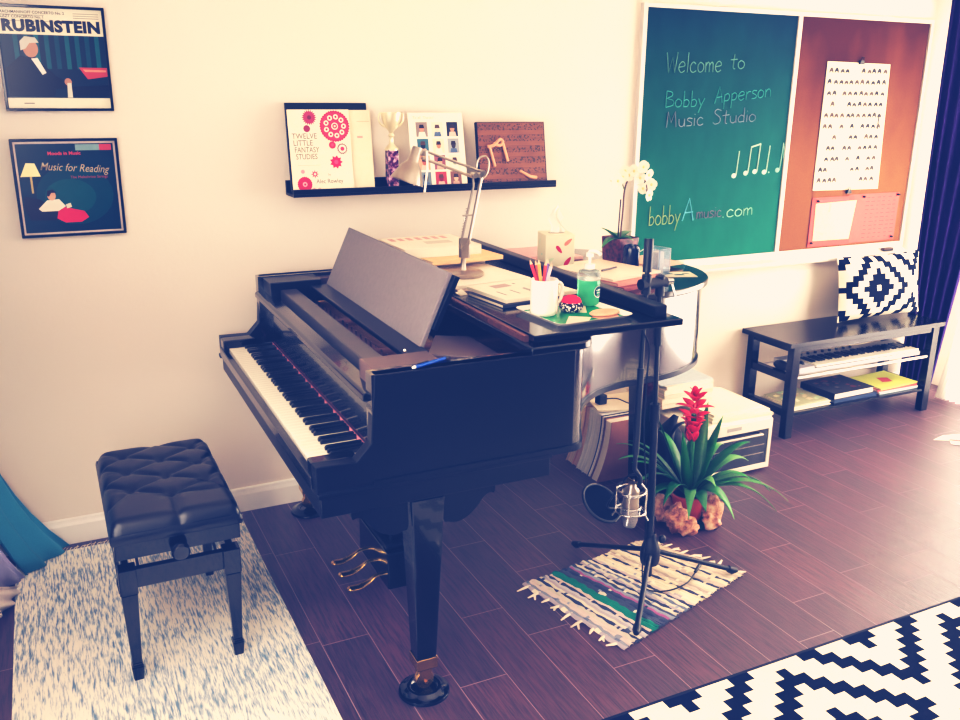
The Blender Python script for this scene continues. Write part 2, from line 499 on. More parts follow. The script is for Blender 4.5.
# lid
lo = offset([(1.10, YT)] + tail + [(1.10, YBS)], .02)
lo[0] = (1.09, YT - .02); lo[-1] = (1.09, YBS + .02)
mb = MB(); mb.prism(lo, .9765, .999); lid = build(mb, 'main_lid', BLACK, PN, bevel=.005, bseg=3, smooth=30)
mb = MB(); mb.box(1.113, 1.598, -1.408, -.068, 1.001, 1.021); fl = build(mb, 'front_lid_flap', BLACK, PN, bevel=.004)
mb = MB(); mb.box(1.522, 1.566, -1.372, -.062, 1.021, 1.056); build(mb, 'flap_lip', BLACK_SATIN, fl, bevel=.005)
mb = MB(); mb.box(1.099, 1.112, -1.38, -.10, .9995, 1.016)
for i in range(30): mb.box(1.0965, 1.0995, -1.37 + i * .0425, -1.37 + i * .0425 + .036, 1.000, 1.013)
build(mb, 'lid_hinge', plain('tarnished_hinge', '#8a5e48', .4, metal=.7), fl)
# legs, scrolled brackets, casters
def leg(cx, cy, zt, name='leg'):
    mb = MB()
    def fr(z0, h0, z1, h1):
        vs = [(cx + sx * h, cy + sy * h, z) for z, h in ((z0, h0), (z1, h1)) for sx, sy in ((-1, -1), (1, -1), (1, 1), (-1, 1))]
        mb.add(vs, [(3, 2, 1, 0), (4, 5, 6, 7), (0, 1, 5, 4), (1, 2, 6, 5), (2, 3, 7, 6), (3, 0, 4, 7)])
    fr(.123, .028, zt, .047)
    l = build(mb, name, BLACK, PN, bevel=.004)
    mb = MB(); 
    h = .031; mb.box(cx - h, cx + h, cy - h, cy + h, .092, .126)
    build(mb, 'ferrule', BRASS, l, bevel=.002)
    mb = MB()
    for s in (-1, 1): mb.prism([(cx - .018, .055), (cx + .012, .05), (cx + .02, .095), (cx - .02, .095)], cy + s * .017 - .002, cy + s * .017 + .002, 'y')
    W = Matrix.Rotation(PI / 2, 4, 'X')
    mb.lathe([(.002, -.011), (.026, -.011), (.028, -.006), (.028, .006), (.026, .011), (.002, .011)], (cx, cy, .046), 24, M=W)
    mb.tube([(cx, cy - .024, .046), (cx, cy + .024, .046)], .005, 10)
    build(mb, 'caster', BRASS, l, smooth=40)
    return l
leg(.806, -1.373, .622); leg(.806, -.129, .622); leg(2.045, -.63, .69)
scp = [(q[0], q[1]) for q in spline([(a, b, 0) for a, b in [(.60, .622), (.603, .598), (.617, .600), (.635, .590), (.655, .565), (.682, .543), (.712, .533), (.738, .538), (.752, .548), (.752, .622)]], 4)]
for cy in (-1.398, -.118):
    for mir in (0, 1):
        pl = [(1.604 - x if mir else x, z) for x, z in scp]
        mb = MB(); mb.prism(pl if not mir else pl[::-1], cy - .014, cy + .014, 'y'); build(mb, 'leg_bracket', BLACK_SATIN, PN, bevel=.002)
# pedal lyre
mb = MB(); mb.box(.868, .985, -.905, -.60, .05, .185)
ly = build(mb, 'pedal_box', BLACK, PN, bevel=.006)
for y in (-.82, -.68):
    mb = MB(); mb.box(.895, .955, y - .03, y + .03, .185, .622); build(mb, 'lyre_post', BLACK, PN, bevel=.005)
for q in ((.872, .98, -.88, -.62, .185, .20), (.88, .975, -.87, -.63, .60, .622)):
    mb = MB(); mb.box(*q); build(mb, 'lyre_moulding', BLACK_SATIN, PN, bevel=.004)
for y in (-.80, -.70):
    mb = MB(); mb.tube([(.985, y, .10), (1.25, y, .62)], .008, 8); build(mb, 'lyre_brace', BLACK, PN)
for y in (-.850, -.752, -.665):
    mb = MB()
    path = spline([(.87, y, .085), (.845, y, .083), (.82, y, .068), (.79, y, .056), (.765, y, .055), (.748, y, .055)], 4)
    rad = [.009 + .008 * max(0, math.sin(min(1, i / (len(path) - 1)) * PI * .9 - .6)) for i in range(len(path))]
    rad[-1] = .006
    mb.tube(path, rad, 12, squash=.45)
    mb.ball((.757, y, .055), (.015, .017, .0075), 12)
    build(mb, 'pedal', BRASS, PN, smooth=60)
# the piano stands about one degree off square to the wall
PN.rotation_euler = (0, 0, -.011); PN.location.x += .0095
PROT = Matrix.Translation(PN.location) @ Matrix.Rotation(-.011, 4, 'Z') @ Matrix.Translation((-1.2, .75, 0))
# caster cups (separate: the wheels only stand in them)
def cup(x, y, label):
    q = PROT @ V((x, y, 0)); x, y = q.x, q.y
    t = thing('caster_cup', label, 'caster cup', (x, y, 0), group='piano caster cups')
    mb = MB()
    mb.lathe([(.002, .0), (.068, 0), (.073, .004), (.071, .012), (.055, .017), (.050, .023), (.044, .025), (.038, .023), (.034, .0168), (.002, .0165)], (x, y, 0), 40)
    build(mb, 'cup_body', BLACK, t, smooth=50)
cup(.806, -1.373, 'black round caster cup under the nearest piano leg')
cup(.806, -.129, 'black caster cup under the piano leg by the wall')
cup(2.045, -.63, 'black caster cup under the tail leg of the piano')

# ------------------------------------------------------------------ piano stool
ST = thing('piano_stool', 'black leather button-tufted piano stool on tapered legs', 'stool', (.228, -.72, 0))
sx0, sx1, sy0, sy1 = .056, .402, -1.005, -.435
btn = []
for y in (-.515, -.65, -.787): btn += [(.13, y), (.343, y)]
for y in (-.585, -.720, -.855): btn += [(.236, y)]
edges = []
pts_all = btn + [(.236, -.45), (.236, -1.0), (.056, -.585), (.056, -.72), (.402, -.585), (.402, -.72), (.056, -.45), (.402, -.45), (.07, -.87), (.39, -.87)]
for i, a in enumerate(btn):
    for b in pts_all:
        d = math.hypot(a[0] - b[0], a[1] - b[1])
        if .06 < d < .165 and abs(a[0] - b[0]) > .03 and (b not in btn or btn.index(b) > i): edges.append((a, b))
edges.append(((.236, -.855), (.236, -1.0)))
def segd(px, py, a, b):
    dx, dy = b[0] - a[0], b[1] - a[1]
    t = max(0, min(1, ((px - a[0]) * dx + (py - a[1]) * dy) / (dx*dx + dy*dy)))
    return math.hypot(px - a[0] - t*dx, py - a[1] - t*dy)
def seat_fn(u, v):
    x = sx0 + (sx1 - sx0) * u; y = sy0 + (sy1 - sy0) * v
    e = min(x - sx0, sx1 - x); f = min(y - sy0, sy1 - y)
    R_ = .032
    z = .508
    for q in (e, f):
        if q < R_: z -= R_ * (1 - math.sqrt(max(0, 1 - (1 - q / R_) ** 2))) * 1.15
    dip = 0
    for bx, by in btn: 
        d = math.hypot(x - bx, y - by); dip = max(dip, .020 * math.exp(-(d / .022) ** 1.3))
    cr = min(segd(x, y, a, b) for a, b in edges)
    dip = max(dip, .012 * math.exp(-(cr / .010) ** 1.1))
    return (x, y, z - dip)
mb = MB(); mb.grid(seat_fn, 56, 84)
# skirt of the cushion
def ring(u, v):
    t = u * 4; k = int(t) % 4; w = t - int(t)
    c = [(sx0, sy0), (sx1, sy0), (sx1, sy1), (sx0, sy1)]
    a, b = c[k], c[(k + 1) % 4]
    x = a[0] + (b[0] - a[0]) * w; y = a[1] + (b[1] - a[1]) * w
    bul = .004 * math.sin(PI * v)
    cx, cy = (sx0 + sx1) / 2, (sy0 + sy1) / 2
    return (x + bul * (1 if x > cx else -1), y + bul * (1 if y > cy else -1), .440 + (.436 - .440 + .034) * v)
mb.grid(ring, 80, 4)
build(mb, 'cushion', LEATHER, ST, smooth=180)
c_ = ST.children[0]
for bx, by in btn:
    mb = MB(); mb.ball((bx, by, .4885), (.0075, .0075, .005), 10); build(mb, 'button', LEATHER, c_, smooth=180)
mb = MB(); mb.box(sx0 + .005, sx1 - .005, sy0 + .005, sy1 - .005, .392, .441); build(mb, 'seat_box', BLACK, ST, bevel=.004)
mb = MB()
mb.box(.085, .37, -.982, -.962, .292, .352).box(.085, .37, -.478, -.458, .292, .352).box(.075, .095, -.98, -.46, .292, .352).box(.362, .382, -.98, -.46, .292, .352)
build(mb, 'lower_frame', BLACK, ST, bevel=.003)
mb = MB()
for x in (.12, .335):
    mb.prism([(-.93, .33), (-.91, .33), (-.50, .393), (-.52, .393)], x - .004, x + .004, 'x'); mb.prism([(-.52, .33), (-.50, .33), (-.91, .393), (-.93, .393)], x - .004, x + .004, 'x')
mb.tube([(.10, -.72, .345), (.36, -.72, .345)], .007, 8)
build(mb, 'lift_linkage', RUBBER, ST)
for lx in (.087, .37):
    for ly_ in (-.972, -.468):
        mb = MB()
        def fr(z0, h0, z1, h1):
            vs = [(lx + a * h, ly_ + b * h, z) for z, h in ((z0, h0), (z1, h1)) for a, b in ((-1, -1), (1, -1), (1, 1), (-1, 1))]
            mb.add(vs, [(3, 2, 1, 0), (4, 5, 6, 7), (0, 1, 5, 4), (1, 2, 6, 5), (2, 3, 7, 6), (3, 0, 4, 7)])
        fr(.0, .013, .045, .017); fr(.045, .017, .055, .013); fr(.055, .013, .28, .022); fr(.28, .024, .358, .024)
        build(mb, 'leg', BLACK, ST, bevel=.003)
for y, s in ((-1.0, -1), (-.44, 1)):
    mb = MB()
    R90 = Matrix.Rotation(PI / 2 * (1 if s < 0 else -1), 4, 'X')
    mb.lathe([(.002, .045), (.020, .044), (.025, .038), (.025, .022), (.020, .016), (.010, .012), (.010, -.01), (.002, -.01)][::-1], (.228, y, .403), 24, M=R90)
    build(mb, 'height_knob', BLACK, ST, smooth=40)

ST.location.z = .0085
# ------------------------------------------------------------------ framed album covers
def disc(mb, x, y, z, r, c, n=20, rx=None, a0=0, a1=2 * PI):      # flat disc facing the room
    rx = rx or r
    vs = [(x + rx * math.cos(a0 + (a1 - a0) * k / n), y, z + r * math.sin(a0 + (a1 - a0) * k / n)) for k in range(n)]
    return mb.add(vs, [tuple(range(n))], c)
def rect(mb, x0, x1, z0, z1, y, c):
    return mb.add([(x0, y, z0), (x1, y, z0), (x1, y, z1), (x0, y, z1)], [(0, 1, 2, 3)], c)
def poly(mb, pts, y, c):
    return mb.add([(a, y, b) for a, b in pts], [tuple(range(len(pts)))], c)
def frame(x0, x1, z0, z1, name, label, picture):
    t = thing(name, label, 'picture', ((x0 + x1) / 2, 0, z0))
    w = .009
    mb = MB(); mb.box(x0, x1, -.022, 0, z0, z0 + w).box(x0, x1, -.022, 0, z1 - w, z1).box(x0, x0 + w, -.022, 0, z0 + w, z1 - w).box(x1 - w, x1, -.022, 0, z0 + w, z1 - w)
    build(mb, 'picture_frame', BLACK, t, bevel=.0015)
    mb = MB(); picture(mb, x0 + w, x1 - w, z0 + w, z1 - w, -.012); build(mb, 'album_cover', GLOSSY, t)
def pic1(mb, x0, x1, z0, z1, y):
    W, Hh = x1 - x0, z1 - z0
    X = lambda u: x0 + W * u
    Z = lambda v: z0 + Hh * v
    mb.box(x0, x1, y, y + .01, z0, z1, '#efe6cc')
    e = y - .0006
    rect(mb, x0, x1, Z(.105), Z(.74), e, '#0f2230')
    for k in range(9):    # curtain folds in the backdrop
        rect(mb, X(.12 + .098 * k), X(.165 + .098 * k), Z(.40), Z(.74), e - .0003, ['#17505c', '#134454', '#1c5a64'][k % 3])
    e2 = e - .0008
    poly(mb, [(X(.02), Z(.12)), (X(.02), Z(.40)), (X(.16), Z(.52)), (X(.28), Z(.52)), (X(.40), Z(.42)), (X(.50), Z(.32)), (X(.60), Z(.27)), (X(.60), Z(.20)), (X(.48), Z(.20)), (X(.45), Z(.12))], e2, '#0a0c14')   # dark suit
    poly(mb, [(X(.27), Z(.50)), (X(.33), Z(.51)), (X(.40), Z(.36)), (X(.36), Z(.34))], e2 - .0004, '#e9e6de')        # shirt front
    disc(mb, X(.275), e2 - .0004, Z(.60), .027, '#b98468', rx=.022)
    poly(mb, [(X(.18), Z(.58)), (X(.18), Z(.67)), (X(.23), Z(.72)), (X(.33), Z(.71)), (X(.36), Z(.66)), (X(.27), Z(.655)), (X(.23), Z(.60))], e2 - .0008, '#c9c4b8')                # grey hair
    disc(mb, X(.60), e2 - .0008, Z(.27), .012, '#b98468', rx=.011)
    poly(mb, [(X(.58), Z(.11)), (X(.63), Z(.11)), (X(.63), Z(.26)), (X(.59), Z(.26))], e2 - .0010, '#d9d2c2')
    poly(mb, [(X(.55), Z(.12)), (X(.58), Z(.12)), (X(.58), Z(.22)), (X(1), Z(.24)), (X(1), Z(.12))], e2 - .0004, '#12131a')   # piano
    poly(mb, [(X(.72), Z(.42)), (X(1), Z(.42)), (X(1), Z(.33)), (X(.80), Z(.30))], e2 - .0006, '#b8423a')
    poly(mb, [(X(.76), Z(.40)), (X(.99), Z(.395)), (X(.99), Z(.375)), (X(.78), Z(.375))], e2 - .0009, '#d98a70')
    mb.text('RUBINSTEIN', .047, facing_y(X(.030), y - .001, Z(.775)), '#26242e', bold=.0028, xs=1.05, spacing=1.08)
    mb.text('RACHMANINOFF CONCERTO No. 2', .0115, facing_y(X(.03), y - .001, Z(.945)), '#4a4238', bold=.0002)
    mb.text('LISZT CONCERTO No. 1', .0115, facing_y(X(.03), y - .001, Z(.90)), '#4a4238', bold=.0002)
    rect(mb, X(.15), X(.25), Z(.045), Z(.055), y - .0008, '#6a6050')
    rect(mb, X(.03), X(.44), Z(.928), Z(.933), y - .0008, '#9a8f7c'); rect(mb, X(.03), X(.58), Z(.868), Z(.874), y - .0008, '#9a8f7c')
    for k in range(3): rect(mb, X(.72), X(.97), Z(.955 - .022 * k), Z(.962 - .022 * k), y - .0008, '#9a8f7c')
def pic2(mb, x0, x1, z0, z1, y):
    W, Hh = x1 - x0, z1 - z0
    X = lambda u: x0 + W * u
    Z = lambda v: z0 + Hh * v
    mb.box(x0, x1, y, y + .01, z0, z1, '#c9b9b4')
    e = y - .0006
    rect(mb, X(.02), X(.98), Z(.02), Z(.975), e, '#0d2b3a')
    disc(mb, X(.55), e - .0002, Z(.42), .10, '#12404c', rx=.12, n=28); disc(mb, X(.5), e - .0003, Z(.40), .06, '#175058', rx=.08, n=28)
    rect(mb, X(.60), X(.96), Z(.90), Z(.965), e - .0006, '#7f9aa0'); rect(mb, X(.84), X(.96), Z(.90), Z(.965), e - .0009, '#b8434a')
    poly(mb, [(X(.035), Z(.63)), (X(.23), Z(.63)), (X(.185), Z(.77)), (X(.10), Z(.775))], e - .0008, '#f4e8a8')      # lamp shade
    rect(mb, X(.125), X(.145), Z(.45), Z(.63), e - .0006, '#b9a468')
    poly(mb, [(X(.03), Z(.30)), (X(.05), Z(.42)), (X(.20), Z(.38)), (X(.34), Z(.26)), (X(.55), Z(.24)), (X(.55), Z(.14)), (X(.08), Z(.16))], e - .0006, '#201c22')   # couch
    poly(mb, [(X(.17), Z(.28)), (X(.26), Z(.37)), (X(.38), Z(.38)), (X(.44), Z(.30)), (X(.36), Z(.25)), (X(.20), Z(.25))], e - .0010, '#eee4d0')   # blouse
    poly(mb, [(X(.36), Z(.25)), (X(.43), Z(.29)), (X(.62), Z(.24)), (X(.66), Z(.17)), (X(.58), Z(.12)), (X(.42), Z(.12)), (X(.34), Z(.17))], e - .0012, '#cf2440')     # red skirt
    disc(mb, X(.31), e - .0012, Z(.42), .016, '#d8a284', rx=.013)
    poly(mb, [(X(.265), Z(.42)), (X(.275), Z(.475)), (X(.33), Z(.485)), (X(.36), Z(.45)), (X(.31), Z(.45)), (X(.285), Z(.41))], e - .0014, '#2a1712')
    poly(mb, [(X(.44), Z(.32)), (X(.49), Z(.335)), (X(.50), Z(.29)), (X(.45), Z(.275))], e - .0013, '#e6dcc4')
    mb.text('Music for Reading', .036, facing_y(X(.23), y - .001, Z(.70)) @ Matrix.Rotation(math.radians(-4), 4, 'Z'), '#b3a38a', bold=.0001, xs=W / .385, shear=.3)
    mb.text('Moods in Music', .016, facing_y(X(.32), y - .001, Z(.855)), '#c9485a', bold=.0004)
    mb.text('The Melachrino Strings', .0125, facing_y(X(.52), y - .001, Z(.60)), '#b9485a')
frame(-.071, .253, 1.560, 1.885, 'framed_record_sleeve', 'black-framed record sleeve with a white-haired pianist in a dark suit', pic1)
frame(-.077, .252, 1.148, 1.472, 'framed_record_sleeve', 'black-framed record sleeve with a reclining reader in a red skirt under a lamp', pic2)

# ------------------------------------------------------------------ picture ledge
t = thing('picture_ledge', 'long narrow black picture ledge on the wall above the piano', 'shelf', (1.38, 0, 1.25))
mb = MB(); mb.box(.826, 1.938, -.115, 0, 1.256, 1.266); build(mb, 'shelf_board', BLACK_SATIN, t, bevel=.001)
mb = MB(); mb.box(.826, 1.938, -.115, -.104, 1.2662, 1.284); build(mb, 'front_lip', BLACK_SATIN, t, bevel=.001)
mb = MB(); mb.box(.826, 1.938, -.012, 0, 1.2662, 1.310); build(mb, 'back_rail', BLACK_SATIN, t, bevel=.001)
def lean(x, yb, z, deg):    # local frame: x along the wall, y up the sheet, z towards the room
    return Matrix.Translation((x, yb, z)) @ Matrix.Rotation(math.radians(90 - deg), 4, 'X')
def flower(mb, x, y, r, c, n, M, z=.0006, inner=None, c2=None, notch=.72):
    pts = []
    for k in range(2 * n):
        a = PI * k / n; q = r if k % 2 == 0 else r * notch
        pts.append((x + q * math.cos(a), y + q * math.sin(a), z))
    mb.add([M @ V(p) for p in pts], [tuple(range(len(pts)))], c)
    if inner:
        m = 20
        mb.add([M @ V((x + inner * math.cos(2*PI*k/m), y + inner * math.sin(2*PI*k/m), z + .0004)) for k in range(m)], [tuple(range(m))], c2)
def dots(mb, x, y, R, r, n, c, M, z):
    for k in range(n):
        a = 2 * PI * k / n
        m = 10
        mb.add([M @ V((x + R * math.cos(a) + r * math.cos(2*PI*j/m), y + R * math.sin(a) + r * math.sin(2*PI*j/m), z)) for j in range(m)], [tuple(range(m))], c)
# dark album at the back
t = thing('black_album', 'thin black album standing behind the flowered music book on the ledge', 'book', (.99, -.02, 1.268))
mb = MB(); mb.M = lean(.835, -.056, 1.270, 7); mb.box(0, .312, 0, .322, -.012, -.002); build(mb, 'cover', BLACK_SATIN, t, bevel=.001)
# cream score behind, to the right
t = thing('cream_score', 'plain cream music score peeking out right of the flowered book', 'book', (1.06, -.06, 1.268))
mb = MB(); M = lean(.95, -.072, 1.2685, 8); mb.M = M; mb.box(0, .205, 0, .298, -.004, .001, '#eadcbc')
mb.box(.150, .20, .255, .2575, .0012, .0014, '#c9b590').box(.148, .170, .195, .203, .0012, .0014, '#d8998c'); build(mb, 'cover', PAPER, t)
# Twelve Little Fantasy Studies
t = thing('music_book', 'cream music book with red paper flowers standing on the ledge', 'book', (.95, -.09, 1.268))
mb = MB(); M = lean(.832, -.094, 1.2685, 8.5); mb.M = M
mb.box(0, .232, 0, .300, 0, .004, '#f3e7cc'); mb.M = None
ff = .0046
flower(mb, .174, .240, .058, '#b8284a', 36, M, ff, .051, '#c23a58', .94); dots(mb, .174, .240, .034, .0095, 9, '#f3e3cf', M, ff + .001); dots(mb, .174, .240, .034, .0045, 9, '#b8284a', M, ff + .0014)
flower(mb, .174, .240, .013, '#f3e3cf', 20, M, ff + .001, .009, '#b8284a', .95); dots(mb, .174, .240, 0, .004, 1, '#f3e3cf', M, ff + .0018)
flower(mb, .080, .272, .029, '#a83a5a', 20, M, ff, .008, '#701f3a', .72)
flower(mb, .068, .232, .013, '#93304c', 16, M, ff, None, None, .95)
flower(mb, .160, .172, .014, '#c02f4e', 16, M, ff, .006, '#d8506a', .9)
flower(mb, .197, .158, .021, '#7a3340', 18, M, ff, .015, '#f3e3cf', .82); dots(mb, .197, .158, 0, .008, 1, '#c02f4e', M, ff + .001)
flower(mb, .170, .110, .026, '#dc1f4e', 9, M, ff, .008, '#ef5478', .66)
flower(mb, .085, .068, .016, '#cf5468', 8, M, ff, .004, '#f3e3cf', .5)
flower(mb, .0445, .032, .0285, '#c0284c', 24, M, ff, .009, '#e6a0a8', .93); dots(mb, .0445, .032, 0, .004, 1, '#c0284c', M, ff + .001)
flower(mb, .040, .078, .009, '#d8909a', 12, M, ff); flower(mb, .078, .010, .010, '#d8909a', 10, M, ff); flower(mb, .098, .012, .008, '#dba9a4', 10, M, ff)
for k, w in enumerate(('TWELVE', 'LITTLE', 'FANTASY', 'STUDIES')):
    mb.text(w, .028, M @ Matrix.Translation((.010 + .003 * k, .196 - .0245 * k, ff)), '#5d4a40', xs=.90 if k < 2 else .78)
mb.M = M; mb.box(.024, .11, .100, .1008, ff - .0002, ff, '#9a8468'); mb.M = None
mb.text('by', .012, M @ Matrix.Translation((.135, .062, ff)), '#5d4a40')
mb.text('Alec Rowley', .023, M @ Matrix.Translation((.088, .034, ff)), '#4c3c34', xs=.88)
build(mb, 'cover', PAPER, t)
# trophy
t = thing('trophy', 'small gold cup trophy on a purple column between the book and the photo sheet', 'trophy', (1.227, -.062, 1.268))
mb = MB(); mb.box(1.183, 1.271, -.095, -.03, 1.268, 1.272); build(mb, 'base', WHITECER, t, bevel=.002)
mb = MB(); 
PURP = NT('purple_marbled_foil'); f = PURP.noise(PURP.coord(), 45, 4); PURP.link(PURP.ramp(f, [(.35, srgb('#1d1030')), (.5, srgb('#5a2350')), (.62, srgb('#c9a0b8'))]), PURP.b.inputs['Base Color']); PURP.set(Roughness=.2)
mb.box(1.209, 1.251, -.083, -.042, 1.272, 1.420); build(mb, 'column', PURP.m, t, bevel=.003)
GOLD = plain('pale_gold_plastic', '#f2e8c4', .3, metal=.55)
mb = MB(); mb.lathe([(.002, 1.415), (.026, 1.415), (.027, 1.422), (.018, 1.430), (.009, 1.440), (.007, 1.462), (.013, 1.470), (.007, 1.480), (.013, 1.490), (.026, 1.503), (.036, 1.530), (.040, 1.556), (.037, 1.556), (.032, 1.532), (.02, 1.508), (.002, 1.50)], (1.229, -.062, 0), 28)
for s in (-1, 1):
    mb.tube(spline([(1.229 + s * .034, -.062, 1.548), (1.229 + s * .046, -.062, 1.552), (1.229 + s * .050, -.062, 1.53), (1.229 + s * .040, -.062, 1.512), (1.229 + s * .024, -.062, 1.503)], 5), .0035, 8)
build(mb, 'cup', GOLD, t, smooth=50)
# sheet of small photographs
t = thing('photo_sheet', 'white sheet with a grid of small portrait photographs on the ledge', 'poster', (1.42, -.09, 1.268))
mb = MB(); M = lean(1.306, -.095, 1.268, 12); mb.M = M
mb.box(0, .232, 0, .292, 0, .002, '#f3ead4')
cols = [.030, .096, .160]; cw = .048; rows = [.008, .072, .136, .200]; rh = .056
pc = [['#6c7a86', '#b0424a', '#7e5a50'], ['#d09a80', '#8a5560', '#e0dcc4'], ['#3f6678', '#d8d8b8', '#9aa0a4'], ['#8a7a74', '#d8dcc0', '#24263a']]
hd = [['#32263a', '#7a1f34', '#e0b498'], ['#b06050', '#d8a080', '#98a080'], ['#1c2434', '#c08068', '#3a3038'], ['#c98470', '#e6d0b8', '#c08a74']]
for r in range(4):
    for c in range(3):
        x, z = cols[c], rows[r]
        mb.box(x, x + cw, z, z + rh, .002, .0024, pc[r][c])
        mb.prism([(x + .008, z), (x + .040, z), (x + .036, z + .018), (x + .012, z + .018)], .0024, .0027, 'z', ['#5a6a8a', '#d8b8a8', '#caa090', '#e8e0d0'][(r + c) % 4])
        n = 12; mb.prism([(x + .024 + .0095 * math.cos(2*PI*k/n), z + .030 + .013 * math.sin(2*PI*k/n)) for k in range(n)], .0024, .0029, 'z', hd[r][c])
        mb.prism([(x + .013, z + .032), (x + .035, z + .032), (x + .032, z + .046), (x + .016, z + .046)], .0024, .0030, 'z', ['#2a1a18', '#5a4030', '#3a2a28'][(r * 2 + c) % 3])
mb.M = None
mb.text('To all. Thanks!', .015, M @ Matrix.Translation((.018, .268, .0025)), '#9aa88c', shear=.2)
build(mb, 'sheet', PAPER, t)
# wooden plaque with music notes
t = thing('wooden_music_plaque', 'brown wooden plaque printed with music staves and a carved note', 'plaque', (1.75, -.08, 1.268))
PW_ = NT('decoupage_score_wood')
cc = PW_.coord()
sp = PW_.node('ShaderNodeSeparateXYZ'); PW_.link(cc, sp.inputs[0])
st = PW_.math('FRACT', PW_.math('MULTIPLY', sp.outputs[2], 23))
lines = PW_.math('MULTIPLY', PW_.math('LESS_THAN', st, .62), PW_.math('GREATER_THAN', PW_.math('FRACT', PW_.math('MULTIPLY', sp.outputs[2], 185)), .72))
nz = PW_.math('GREATER_THAN', PW_.noise(PW_.coord((1, 1, 1)), 120, 2), .56)
nz = PW_.math('MULTIPLY', nz, PW_.math('LESS_THAN', st, .6))
base = PW_.mix(PW_.noise(PW_.coord((1, 1, 4)), 9, 4), srgb('#5e3826'), srgb('#93603f'))
PW_.link(PW_.mix(PW_.math('MAXIMUM', PW_.math('MULTIPLY', lines, .7), PW_.math('MULTIPLY', nz, .85)), base, srgb('#2c1a1c')), PW_.b.inputs['Base Color']); PW_.set(Roughness=.45)
mb = MB(); M = lean(1.590, -.090, 1.268, 10); mb.M = M; mb.box(.004, .308, .003, .249, .0, .0125); build(mb, 'board', PW_.m, t)
mb = MB(); mb.M = M; mb.box(0, .312, 0, .252, -.004, .0).box(0, .005, 0, .252, 0, .012).box(0, .312, .247, .252, 0, .012).box(.307, .312, 0, .252, 0, .012); build(mb, 'edge', BLACK_SATIN, t)
mb = MB(); mb.M = M
LW = plain('light_carved_wood', '#d9a27c', .5)
mb.tube([(.070, .075, .018), (.050, .158, .018)], .006, 8); mb.tube([(.130, .095, .018), (.113, .165, .018)], .006, 8)
mb.tube(spline([(.042, .155, .018), (.072, .160, .018), (.098, .182, .018), (.112, .172, .018), (.096, .158, .018), (.070, .166, .018)], 5), .0065, 8)
build(mb, 'carved_note', LW, t, smooth=60)
t = thing('wooden_stick', 'short light wooden stick leaning at the plaque on the ledge', 'stick', (1.85, -.10, 1.268))
mb = MB(); mb.tube([(1.775, -.096, 1.325), (1.82, -.100, 1.300), (1.85, -.102, 1.296)], [.005, .008, .007], 8); build(mb, 'stick_body', LW, t, smooth=60)

# ------------------------------------------------------------------ chalkboard with cork half
BX0, BX1, BZ0, BZ1 = 2.398, 4.205, .842, 2.005; BD = 3.297
CB = thing('chalkboard', 'green chalkboard and orange cork pinboard in one white metal frame', 'board', ((BX0 + BX1) / 2, 0, BZ0))
CHALK = NT('green_chalkboard')
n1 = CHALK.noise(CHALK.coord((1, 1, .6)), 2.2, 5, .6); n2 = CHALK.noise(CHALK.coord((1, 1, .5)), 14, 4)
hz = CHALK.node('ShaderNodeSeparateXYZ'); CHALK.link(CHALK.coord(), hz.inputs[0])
dust = CHALK.math('SUBTRACT', 1.0, CHALK.math('MULTIPLY', CHALK.math('SUBTRACT', hz.outputs[2], .05), .95))  # light falloff painted by height: navy at the top, green below
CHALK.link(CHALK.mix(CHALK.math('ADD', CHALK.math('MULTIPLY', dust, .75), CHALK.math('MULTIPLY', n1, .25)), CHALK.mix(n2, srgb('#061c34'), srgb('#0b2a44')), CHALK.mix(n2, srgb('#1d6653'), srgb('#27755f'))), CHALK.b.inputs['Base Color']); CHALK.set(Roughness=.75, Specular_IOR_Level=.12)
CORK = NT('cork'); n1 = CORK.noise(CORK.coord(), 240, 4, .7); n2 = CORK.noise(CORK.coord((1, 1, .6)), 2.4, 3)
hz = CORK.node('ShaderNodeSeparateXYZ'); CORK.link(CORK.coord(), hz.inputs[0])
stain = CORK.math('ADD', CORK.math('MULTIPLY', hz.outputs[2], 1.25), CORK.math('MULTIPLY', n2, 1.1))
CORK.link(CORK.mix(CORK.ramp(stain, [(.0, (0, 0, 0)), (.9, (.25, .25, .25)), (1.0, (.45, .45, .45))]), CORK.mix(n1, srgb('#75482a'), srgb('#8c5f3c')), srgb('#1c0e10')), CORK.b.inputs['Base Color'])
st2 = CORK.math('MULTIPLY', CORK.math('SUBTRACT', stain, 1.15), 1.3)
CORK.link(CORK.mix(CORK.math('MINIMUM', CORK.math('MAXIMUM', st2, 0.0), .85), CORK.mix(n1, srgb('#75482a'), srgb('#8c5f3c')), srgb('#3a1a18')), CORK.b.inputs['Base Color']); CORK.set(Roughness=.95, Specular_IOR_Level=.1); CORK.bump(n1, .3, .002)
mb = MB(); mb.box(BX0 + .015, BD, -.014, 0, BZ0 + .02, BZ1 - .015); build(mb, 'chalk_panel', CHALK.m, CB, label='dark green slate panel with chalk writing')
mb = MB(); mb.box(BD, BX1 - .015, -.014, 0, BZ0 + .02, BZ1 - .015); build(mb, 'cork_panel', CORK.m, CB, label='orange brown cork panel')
ALU = plain('white_anodised_frame', '#cfc9c0', .4, var=.03)
mb = MB(); fw = .021
mb.box(BX0, BX1, -.024, 0, BZ1 - fw * .8, BZ1).box(BX0, BX1, -.024, 0, BZ0, BZ0 + fw * 1.6).box(BX0, BX0 + fw, -.0238, 0, BZ0 + fw * 1.6, BZ1 - fw * .8).box(BX1 - fw, BX1, -.0238, 0, BZ0 + fw * 1.6, BZ1 - fw * .8)
build(mb, 'board_frame', ALU, CB)
mb = MB(); mb.box(BD - .013, BD + .013, -.022, 0, BZ0 + .02, BZ1 - .015); build(mb, 'centre_bar', ALU, CB, bevel=.003)
